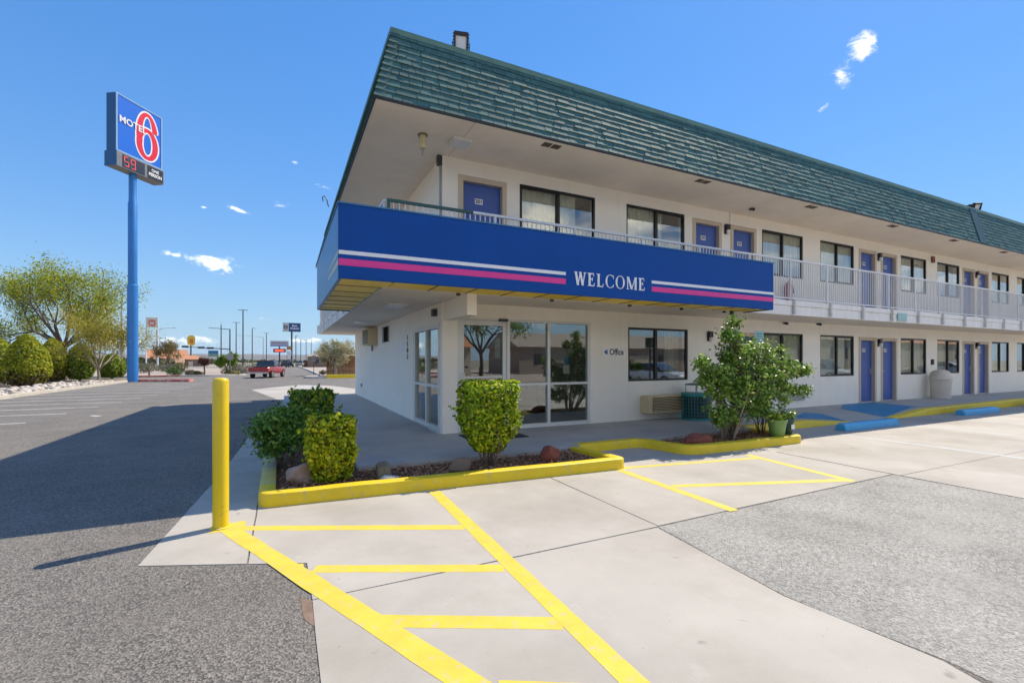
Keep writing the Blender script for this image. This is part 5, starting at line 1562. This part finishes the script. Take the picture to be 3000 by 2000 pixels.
tree(-16.8, 92, 'thin brownish tree behind the blue pole', 37, 1.2, .10, 6, 1.25, 3, leafmat('brown_spring_leaf', [(.16, .12, .05), (.24, .18, .07), (.28, .24, .08)], .3), 6, .3, .25, M_bark, .5, name='thin_tree')
MB().tube([(-11.58, 55.6, -.02), (-11.58, 55.6, .7)], .07, 8).build('marker_post', M_bark, label='short dark post at the edge of the gravel lot', cat='post')

# wood fence, far fence
wf = thing('wood_fence', (7, 53.4, 0), 'brown vertical board fence behind the pale drooping tree', 'fence')
for i in range(44):
    x = 4.1 + i * .152; z1 = 2.12 + (i % 3) * .012
    box(x, x + .142, 53.2 + (i % 2) * .006, 53.225 + (i % 2) * .006, .0, z1).build('board', M_woodf, wf)
for z in (.4, 1.7): box(4.1, 10.8, 53.24, 53.28, z, z + .09).build('rail', M_woodf, wf)
bf = thing('far_fence', (8, 124, 0), 'low red-brown fence in front of the tan roofed house', 'fence')
for i in range(12): box(4.6 + i * .75, 5.33 + i * .75, 124, 124.06, 0, 1.6 + .02 * (i % 2)).build('panel', pmat('redbrown_fence', (.17, .07, .045), .85, var=.15, vs=2), bf)


# ------------------------------------------------------------------ lamps, signals, signs in the distance
def lot_lamp(x, y, h, label, double=True, k=1.0, rz=0):
    t = thing('lot_lamp', (x, y, 0), label, 'lamp post', 'tall dark lamp posts in the far lots')
    MB().tube([(x, y, 0), (x, y, h)], [.14 * k, .10 * k], 8).build('pole', M_dkgrey, t)
    for s_ in ((-1, 1) if double else (1,)):
        Mx = T(x, y, h) @ Matrix.Rotation(rz, 4, 'Z')
        MB().box(min(0, s_ * 1.15), max(0, s_ * 1.15), -.16, .16, -.05, .07, Mx).build('head', M_dkgrey, t)


lot_lamp(-9.8, 145.1, 15.2, 'tallest dark double lamp post right of the traffic signal', k=1.3)
lot_lamp(-15.1, 192.2, 15.1, 'dark double lamp post just left of the tallest one', k=1.3)
lot_lamp(-11.1, 211.5, 14.4, 'dark single-headed lamp post right of the tallest one', False, 1.4)
lot_lamp(-7.2, 248.5, 14.5, 'dark lamp post left of the low message board', k=1.4)
lot_lamp(4.8, 220.3, 12.3, 'dark lamp post just right of the blue and grey hotel sign', False, 1.4)
lot_lamp(7.7, 252.4, 12.2, 'first of the three slim lamp posts over the tan roof', k=1.2)
lot_lamp(10.5, 262.1, 12.3, 'middle one of the three slim lamp posts over the tan roof', k=1.2)
lot_lamp(13.4, 271.8, 12.2, 'last of the three slim lamp posts over the tan roof', k=1.2)


def street_light(x, y, h, arm, label, rz):
    t = thing('street_light', (x, y, 0), label, 'street light', 'curved arm street lights')
    MB().tube([(x, y, 0), (x, y, h - .6)], [.13, .09], 8).build('pole', M_grey, t)
    d = Vector((math.cos(rz), math.sin(rz), 0))
    p = Vector((x, y, h - .6)); MB().tube([p, p + d * arm * .4 + Vector((0, 0, .35)), p + d * arm + Vector((0, 0, .6))], [.06, .05, .04], 6).build('arm', M_grey, t)
    q = p + d * arm + Vector((0, 0, .56)); MB().tube([q, q + d * .6], [.09, .06], 6).build('head', M_grey, t)


street_light(-18.7, 76, 10.4, 1.6, 'curved street light rising behind the big tree', R(180))
street_light(-27.5, 139, 9.6, 3.2, 'curved street light behind the white price sign poles', R(0))
street_light(-6.6, 192.5, 10.6, 7.5, 'pale street light with a long arm among the dark lamp posts', R(180))
ts = thing('traffic_signal', (-10.3, 116.4, 0), 'traffic signal mast with long arm and dark signal heads over the street', 'traffic signal')
MB().tube([(-10.3, 116.4, 0), (-10.3, 116.4, 8.3)], [.16, .11], 8).build('mast', M_dkgrey, ts)
MB().tube([(-10.3, 116.4, 4.0), (-19.2, 120.8, 4.55)], [.11, .06], 6).build('signal_arm', M_dkgrey, ts)
MB().tube([(-10.3, 116.4, 8.25), (-14.4, 118.4, 8.6)], [.07, .05], 6).build('lamp_arm', M_dkgrey, ts)
for q in (.42, .62, .97):
    p = Vector((-10.3, 116.4, 4.0)).lerp(Vector((-19.2, 120.8, 4.55)), q)
    box(p.x - .62, p.x + .62, p.y - .2, p.y - .02, p.z - .18, p.z + .22).build('signal_head', M_black, ts)
t_ = thing('utility_pole', (-12, 117.3, 0), 'plain dark pole crossing the signal arm', 'pole')
MB().tube([(-12, 117.3, 0), (-12, 117.3, 9.2)], [.13, .09], 8).build('pole', M_dkgrey, t_)
MB().tube([(-12, 117.3, 9.2), (-12, 117.3, 9.9)], .03, 6).build('spike', M_dkgrey, t_)


def far_sign(name, x, y, label, cat='sign', rz=0): return thing(name, (x, y, 0), label, cat, rz=rz)


t_ = far_sign('fuel_sign', -27.8, 136.1, 'square white sign with a red 66 shield on two white poles', rz=R(8))
box(-1.15, 1.15, -.25, .25, 9.35, 11.8).build('cabinet', pmat('cream_sign_box', (.62, .60, .52), .5), t_, local=True, bevel=.1)
shield = [(-.75, 10.15), (-.45, 9.75), (0, 9.6), (.45, 9.75), (.75, 10.15), (.6, 10.75), (.72, 11.05), (0, 11.2), (-.72, 11.05), (-.6, 10.75)]
MB().poly([(a, -.27, z) for a, z in shield]).build('shield', pmat('pale_red_shield', (.60, .16, .10), .5), t_, local=True)
text_mb('66', .85, T(0, -.285, 10.35) @ FACE_FRONT, .002, .02).build('lettering', M_white, t_, local=True)
for x in (-1.1, 1.1): MB().tube([(x, 0, 0), (x, 0, 9.35)], .14, 8).build('pole', M_white, t_, local=True)
t_ = far_sign('hotel_sign', -26.7, 180.1, 'yellow rounded sign with a red 8 on a dark pole', rz=R(16))
oct_ = [(-.95, 7.0), (-.2, 6.4), (.6, 6.4), (1.1, 7.0), (1.1, 9.0), (.5, 9.65), (-.4, 9.65), (-.95, 9.0)]
Mx = Matrix(((1, 0, 0, 0), (0, 0, -1, 0), (0, 1, 0, 0), (0, 0, 0, 1)))
MB().prism(oct_, -.35, .35, Mx).build('cabinet', pmat('sign_yellow', (.70, .46, .03), .5), t_, local=True)
text_mb('8', 1.9, T(.1, -.37, 7.7) @ FACE_FRONT, .003, .05).build('lettering', pmat('sign_orange_red', (.62, .06, .02), .5), t_, local=True)
MB().tube([(0, 0, 0), (0, 0, 6.5)], .2, 8).build('pole', M_dkgrey, t_, local=True)
t_ = far_sign('hotel_sign', 2.4, 165.9, 'grey and blue hotel sign with white lettering high on a dark pole')
box(-2.6, -.86, -.2, .2, 10.85, 13.65).build('logo_panel', pmat('sign_silver', (.45, .47, .48), .5), t_, local=True)
box(-.85, 2.6, -.2, .2, 10.85, 13.65).build('name_panel', pmat('sign_navy', (.012, .07, .19), .5), t_, local=True)
lb = MB()
for i in range(24):
    a0, a1 = 2 * math.pi * i / 24, 2 * math.pi * (i + 1) / 24
    lb.poly([(-1.73 + .62 * math.cos(a0), -.215, 12.25 + .62 * math.sin(a0)), (-1.73 + .36 * math.cos(a0), -.215, 12.25 + .36 * math.sin(a0)), (-1.73 + .36 * math.cos(a1), -.215, 12.25 + .36 * math.sin(a1)), (-1.73 + .62 * math.cos(a1), -.215, 12.25 + .62 * math.sin(a1))][::-1])
lb.build('logo_ring', M_dkgrey, t_, local=True)
text_mb('BW', .5, T(-1.73, -.22, 12.25) @ FACE_FRONT, .002, .01).build('logo_lettering', M_dkgrey, t_, local=True)
text_mb('Best', .85, T(.85, -.215, 12.75) @ FACE_FRONT, .002, .02).build('lettering', M_white, t_, local=True)
text_mb('Western', .85, T(.87, -.215, 11.9) @ FACE_FRONT, .002, .02, sx=.86).build('lettering', M_white, t_, local=True)
MB().tube([(0, 0, 0), (0, 0, 10.85)], .25, 8).build('pole', M_dkgrey, t_, local=True)
t_ = far_sign('message_board', -.9, 134.1, 'long pale sign board over a small red message display')
box(-2.1, 2.1, -.2, .2, 5.7, 6.62).build('name_board', pmat('pale_sign_grey', (.50, .49, .52), .5), t_, local=True)
box(-2.1, 2.1, -.2, .2, 5.18, 5.69).build('lower_board', pmat('pale_sign_blue', (.28, .33, .52), .5), t_, local=True)
box(-1.8, 1.8, -.215, -.205, 5.95, 6.3).build('lettering', pmat('faded_print', (.34, .27, .33), .5), t_, local=True)
box(-1.45, 1.45, -.2, .2, 3.7, 4.62).build('display', pmat('display_dark', (.03, .03, .04), .4), t_, local=True)
box(-1.05, 1.05, -.22, -.205, 3.9, 4.4).build('message', emat('red_message', (1, .08, .05), .7, (.3, .02, .02)), t_, local=True)
MB().tube([(0, 0, 0), (0, 0, 5.2)], .16, 8).build('pole', M_dkgrey, t_, local=True)
t_ = far_sign('price_sign', 1.4, 144.1, 'small orange topped sign with a white panel by the message board')
box(-.6, .6, -.15, .15, 4.6, 5.6).build('top_panel', pmat('sign_orange', (.48, .24, .06), .5), t_, local=True); box(-.6, .6, -.15, .15, 3.0, 4.2).build('price_panel', M_white, t_, local=True)
for x in (-.52, .52): MB().tube([(x, 0, 0), (x, 0, 4.6)], .06, 6).build('post', M_dkgrey, t_, local=True)
t_ = far_sign('roadside_board', -16.2, 141.6, 'small blue and green roadside board on a dark post')
box(-1.1, 1.1, -.08, .08, 3.35, 4.15).build('upper_panel', pmat('board_blue', (.02, .17, .33), .5), t_, local=True); box(-1.1, 1.1, -.08, .08, 2.6, 3.345).build('lower_panel', pmat('board_green', (.20, .33, .24), .5), t_, local=True)
MB().tube([(.9, .1, 0), (.9, .1, 2.6)], .12, 6).build('post', M_dkgrey, t_, local=True)
t_ = far_sign('round_sign', -5.16, 58.47, 'grey back of a round traffic sign on a thin post')
MB().lathe([(.38, -.012), (.38, .012)], (0, 0, 0), 8).build('plate', M_grey, t_, local=True).location = (0, -.04, 1.98)
t_.children[-1].rotation_euler = (R(90), 0, 0)
MB().tube([(0, 0, -.02), (0, 0, 2.2)], .035, 8).build('post', M_grey, t_, local=True)
t_ = far_sign('street_sign', 2.93, 54.5, 'small grey sign on a post left of the wood fence')
box(-.22, .22, -.05, -.03, 1.72, 2.1).build('plate', M_grey, t_, local=True); box(-.22, .22, -.05, -.03, 1.45, 1.68).build('lower_plate', M_grey, t_, local=True)
MB().tube([(0, 0, 0), (0, 0, 2.1)], .03, 8).build('post', M_dkgrey, t_, local=True)


# ------------------------------------------------------------------ houses
def house(name, x, y, w, d, h, rh, label, wall, roof, rz=0, gable=True, wins=3, over=.4):
    t = thing(name, (x, y, -.02), label, 'house', rz=rz)
    box(-w / 2, w / 2, -d / 2, d / 2, 0, h).build('wall', wall, t, local=True)
    b = MB(); o = over; hw, hd = w / 2 + o, d / 2 + o; k = 0 if gable else hd * .8
    b.v = [(-hw, -hd, h + .01), (hw, -hd, h + .01), (hw, hd, h + .01), (-hw, hd, h + .01), (-hw + k, 0, h + rh), (hw - k, 0, h + rh)]
    b.f = [(0, 1, 5, 4), (2, 3, 4, 5), (1, 2, 5), (3, 0, 4), (3, 2, 1, 0)]
    r_ = b.build('roof', roof, t, local=True)
    for i in range(wins):
        cx = -w / 2 + w * (i + .5) / wins
        box(cx - .5, cx + .5, -d / 2 - .03, -d / 2 + .02, h * .35, h * .75).build('window', M_glassdark, t, local=True)
    box(-w * .08, w * .08, -d / 2 - .035, -d / 2 + .02, 0, h * .72).build('door', M_trim, t, local=True)
    return t


house('tile_roof_house', -31.5, 172, 9.5, 9, 2.2, 2.7, 'tan house with an orange tiled gable roof across the street', M_stuccob, M_tile, R(12))
house('low_house', -23, 156, 6.5, 6, 1.9, 1.15, 'low house with orange-tan roof and dark porch behind the yellow sign', pmat('brown_wall', (.20, .15, .13), .9), M_tile, R(5), False)
house('kiosk', -20.2, 123, 1.3, 1.3, 1.2, .8, 'small kiosk with a pale orange pointed roof', pmat('kiosk_yellow', (.50, .38, .14), .8), pmat('peach_roof', (.55, .33, .20), .8), 0, True, 1, .1)
house('tan_roof_house', 12, 128, 12.5, 10, 2.6, 2.1, 'tan house with a wide hipped roof behind the low fence', pmat('brown_stucco', (.25, .17, .13), .9), M_beiroof, R(-6), False)
house('tan_roof_house', 27, 110, 12, 10, 3, 2.4, 'pink roofed house peeking out beside the corner of the motel', M_stuccob, pmat('pink_tile_roof', (.46, .25, .20), .85, var=.12, vs=2), 0, False)


# ------------------------------------------------------------------ vehicles
def wheels(t, xs, w, r, width=.22):
    for x in xs:
        for s_ in (-1, 1):
            y = s_ * (w / 2 - width / 2 + .01)
            wl = MB().tube([(x, y - width / 2, r), (x, y + width / 2, r)], r, 20).build('wheel', M_tyre, t, local=True, smooth=True)
            MB().tube([(x, y + s_ * width / 2, r), (x, y + s_ * (width / 2 + .012), r)], r * .62, 16).build('rim', M_rim, wl, local=True)


def loft(b, secs):
    """sections: (x, half width, z0, z1, top half width) joined front to back"""
    n = len(b.v)
    for x, hw, z0, z1, tw in secs:
        zm = z0 + (z1 - z0) * .55
        b.v += [(x, -hw * .94, z0), (x, -hw, zm), (x, -tw, z1), (x, tw, z1), (x, hw, zm), (x, hw * .94, z0)]
    for i in range(len(secs) - 1):
        for j in range(6): j2 = (j + 1) % 6; b.f.append((n + i * 6 + j, n + i * 6 + j2, n + (i + 1) * 6 + j2, n + (i + 1) * 6 + j))
    b.f.append(tuple(n + j for j in reversed(range(6)))); b.f.append(tuple(n + (len(secs) - 1) * 6 + j for j in range(6)))


def vehicle(name, x, y, rz, col, label, cat, kind='car', s=1.0, z=0):
    t = thing(name, (x, y, z), label, cat, rz=rz)
    paint = pmat(name + '_paint_%d' % int(col[0] * 1000), col, .25, var=.02, coat=.6, metal=.1)
    b = MB(); c = MB()
    if kind == 'pickup':
        L, w, r = 5.2 * s, 1.9 * s, .38 * s
        loft(b, [(-L / 2, .88 * s, .52 * s, 1.02 * s, .86 * s), (-.2 * s, .95 * s, .42 * s, 1.08 * s, .90 * s), (1.15 * s, .95 * s, .40 * s, 1.08 * s, .90 * s), (L / 2 - .15 * s, .92 * s, .42 * s, .98 * s, .84 * s), (L / 2, .85 * s, .50 * s, .86 * s, .78 * s)])
        cab = [(-.75 * s, .86 * s, 1.06 * s, 1.10 * s, .84 * s), (-.6 * s, .84 * s, 1.06 * s, 1.66 * s, .68 * s), (.55 * s, .84 * s, 1.06 * s, 1.68 * s, .68 * s), (1.25 * s, .86 * s, 1.06 * s, 1.10 * s, .84 * s)]
        wx = (-1.6 * s, 1.65 * s)
    else:
        L, w, r = 4.5 * s, 1.8 * s, .33 * s
        hatch = -2.0 if kind == 'suv' else -1.75
        loft(b, [(-L / 2, .78 * s, .42 * s, .90 * s, .74 * s), (-L / 2 + .2 * s, .88 * s, .28 * s, .96 * s, .82 * s), (0, .90 * s, .24 * s, .96 * s, .84 * s), (L / 2 - .5 * s, .88 * s, .26 * s, .84 * s, .78 * s), (L / 2, .74 * s, .40 * s, .70 * s, .66 * s)])
        top = 1.66 if kind == 'suv' else 1.42
        cab = [(hatch * s, .80 * s, .93 * s, .97 * s, .76 * s), ((hatch + .45) * s, .80 * s, .93 * s, top * s, .62 * s), (.3 * s, .80 * s, .93 * s, (top + .02) * s, .62 * s), (1.15 * s, .82 * s, .93 * s, .97 * s, .78 * s)]
        wx = (-1.35 * s, 1.4 * s)
    bo = b.build('body', paint, t, local=True, smooth=True); bo.modifiers.new('bevel', 'BEVEL').width = .03
    loft(c, cab); c.build('cabin', M_glassdark, t, local=True, smooth=True)
    rf = MB(); z1 = cab[1][3]; rf.box(cab[1][0], cab[2][0], -cab[1][4] - .01, cab[1][4] + .01, z1 - .03, z1 + .03); rf.build('roof', paint, t, local=True, bevel=.02)
    wheels(t, wx, w, r)
    for s_ in (-1, 1):
        box(L / 2 - .10, L / 2 + .01, s_ * .62 * s - .13, s_ * .62 * s + .13, .62 * s, .76 * s).build('headlight', M_lens, t, local=True)
        box(-L / 2 - .012, -L / 2 + .05, s_ * .70 * s - .09, s_ * .70 * s + .09, .72 * s, .92 * s).build('tail_light', pmat('tail_red', (.35, .01, .01), .25), t, local=True)
    if kind == 'pickup':
        box(-L / 2 - .10, -L / 2 - .01, -.85 * s, .85 * s, .44 * s, .58 * s).build('bumper', M_rim, t, local=True)
        box(-L / 2 + .08, -.85 * s, -.74 * s, .74 * s, 1.05 * s, 1.085 * s).build('bed', M_black, t, local=True)
    return t


vehicle('pickup_truck', -1.3, 49.5, R(73), (.36, .012, .014), 'red pickup truck turning on the drive', 'pickup truck', 'pickup', .94)
vehicle('parked_car', .9, 124, R(70), (.012, .018, .03), 'dark navy car on the far drive behind the red pickup', 'car', 'suv')
vehicle('parked_car', 4.0, 137, R(80), (.42, .40, .34), 'beige car parked before the low fence', 'car')
vehicle('parked_car', 6.4, 139, R(60), (.62, .62, .60), 'white car parked right of the beige car', 'car', 'suv')

# things the windows and glass doors mirror: the far side of the lot behind the camera
vehicle('mirrored_car', 21, -5, R(80), (.65, .65, .65), 'white car across the lot, seen mirrored in the office window', 'car')
vehicle('mirrored_car', 40, -6, R(95), (.65, .65, .65), 'white car standing across the lot, seen mirrored in the nearer room windows', 'car', 'suv')
vehicle('mirrored_car', 64, -7, R(88), (.30, .31, .33), 'silver car across the lot, seen mirrored in the far room windows', 'car')
M_beige = pmat('beige_wall', (.52, .45, .36), .9)
house('neighbour_house', 3, -34, 30, 9, 3.0, 2.3, 'long beige house with orange tile roof mirrored in the lobby glass', M_beige, M_tile, R(180), True, 6)
house('neighbour_house', 42, -36, 34, 9, 3.2, 2.0, 'grey-roofed house mirrored in the office window', pmat('brownish_wall', (.34, .27, .22), .9), M_beiroof, R(180), True, 7)
house('neighbour_house', 88, -40, 44, 10, 5.5, 2.2, 'long two-storey beige house mirrored in the nearer room windows', M_beige, M_beiroof, R(180), True, 9)
house('neighbour_house', 142, -42, 46, 10, 5.5, 2.2, 'long two-storey house with tile roof mirrored in the far room windows', M_beige, M_tile, R(180), True, 9)
tree(9.5, -20, 'sparse tree mirrored in the lobby glass', 61, 2.6, .22, 5, 2.3, 3, L_loc, 8, .3, .2, M_bark, .6, name='spreading_tree')
tree(17, -24, 'leafy tree mirrored in the office window', 63, 2.2, .2, 6, 2.2, 3, L_dark, 14, .35, .26, M_bark, .6, name='leafy_tree')
tree(66, -27, 'leafy tree mirrored in the far ground floor windows', 65, 2.2, .2, 6, 2.2, 3, L_dark, 14, .35, .26, M_bark, .6, name='leafy_tree')

# ------------------------------------------------------------------ horizon: scrub belts and mountains
rg = np.random.default_rng(77); n = 6000
yy = 150 + rg.random(n) ** 1.6 * 700; xx = rg.uniform(-1.1, .55, n) * yy
k = ~((yy < 290) & (np.abs(xx + 2) < 22)); xx, yy = xx[k], yy[k]; n = len(xx)
P = np.stack([xx, yy, rg.uniform(.1, 1.9, n)], 1)
leaves(P, rg.normal(size=P.shape) + np.array([0, -1, 0]), 2.6, leafmat('far_scrub_leaf', [(.06, .075, .03), (.09, .10, .045), (.14, .13, .07)], .1, .8), None, 'scrub', rng=rg, aspect=.7, kind='stuff')
b = MB(); N_ = 240
for i in range(N_ + 1):
    az = R(-60 + 150 * i / N_)
    hh = 125 + 60 * mnoise.noise(Vector((i * .035, 2, 0))) + 22 * mnoise.noise(Vector((i * .13, 5, 0))) + 8 * mnoise.noise(Vector((i * .5, 1, 0)))
    hh = max(25, hh)
    for rr_, z in ((9000, -5), (9700, hh * .55), (10300, hh), (10900, hh * .92), (12500, -5)):
        b.v.append((rr_ * math.sin(az), rr_ * math.cos(az), z))
for i in range(N_):
    for j in range(4): b.f.append((i * 5 + j, i * 5 + j + 1, (i + 1) * 5 + j + 1, (i + 1) * 5 + j))
b.build('mountains', M_mount, kind='structure', smooth=True)

# ------------------------------------------------------------------ air between here and the mountains
hm = bpy.data.materials.new('air_haze'); hm.use_nodes = True
hm.node_tree.nodes.remove(hm.node_tree.nodes['Principled BSDF'])
pv = hm.node_tree.nodes.new('ShaderNodeVolumePrincipled'); pv.inputs['Color'].default_value = (.80, .90, 1.0, 1); pv.inputs['Density'].default_value = 2.2e-5; pv.inputs['Anisotropy'].default_value = .2
hm.node_tree.links.new(pv.outputs[0], hm.node_tree.nodes['Material Output'].inputs['Volume'])
MB().box(-16500, 16500, -16500, 16700, -8, 260).build('haze', hm, kind='stuff', at=(0, 0, -8))
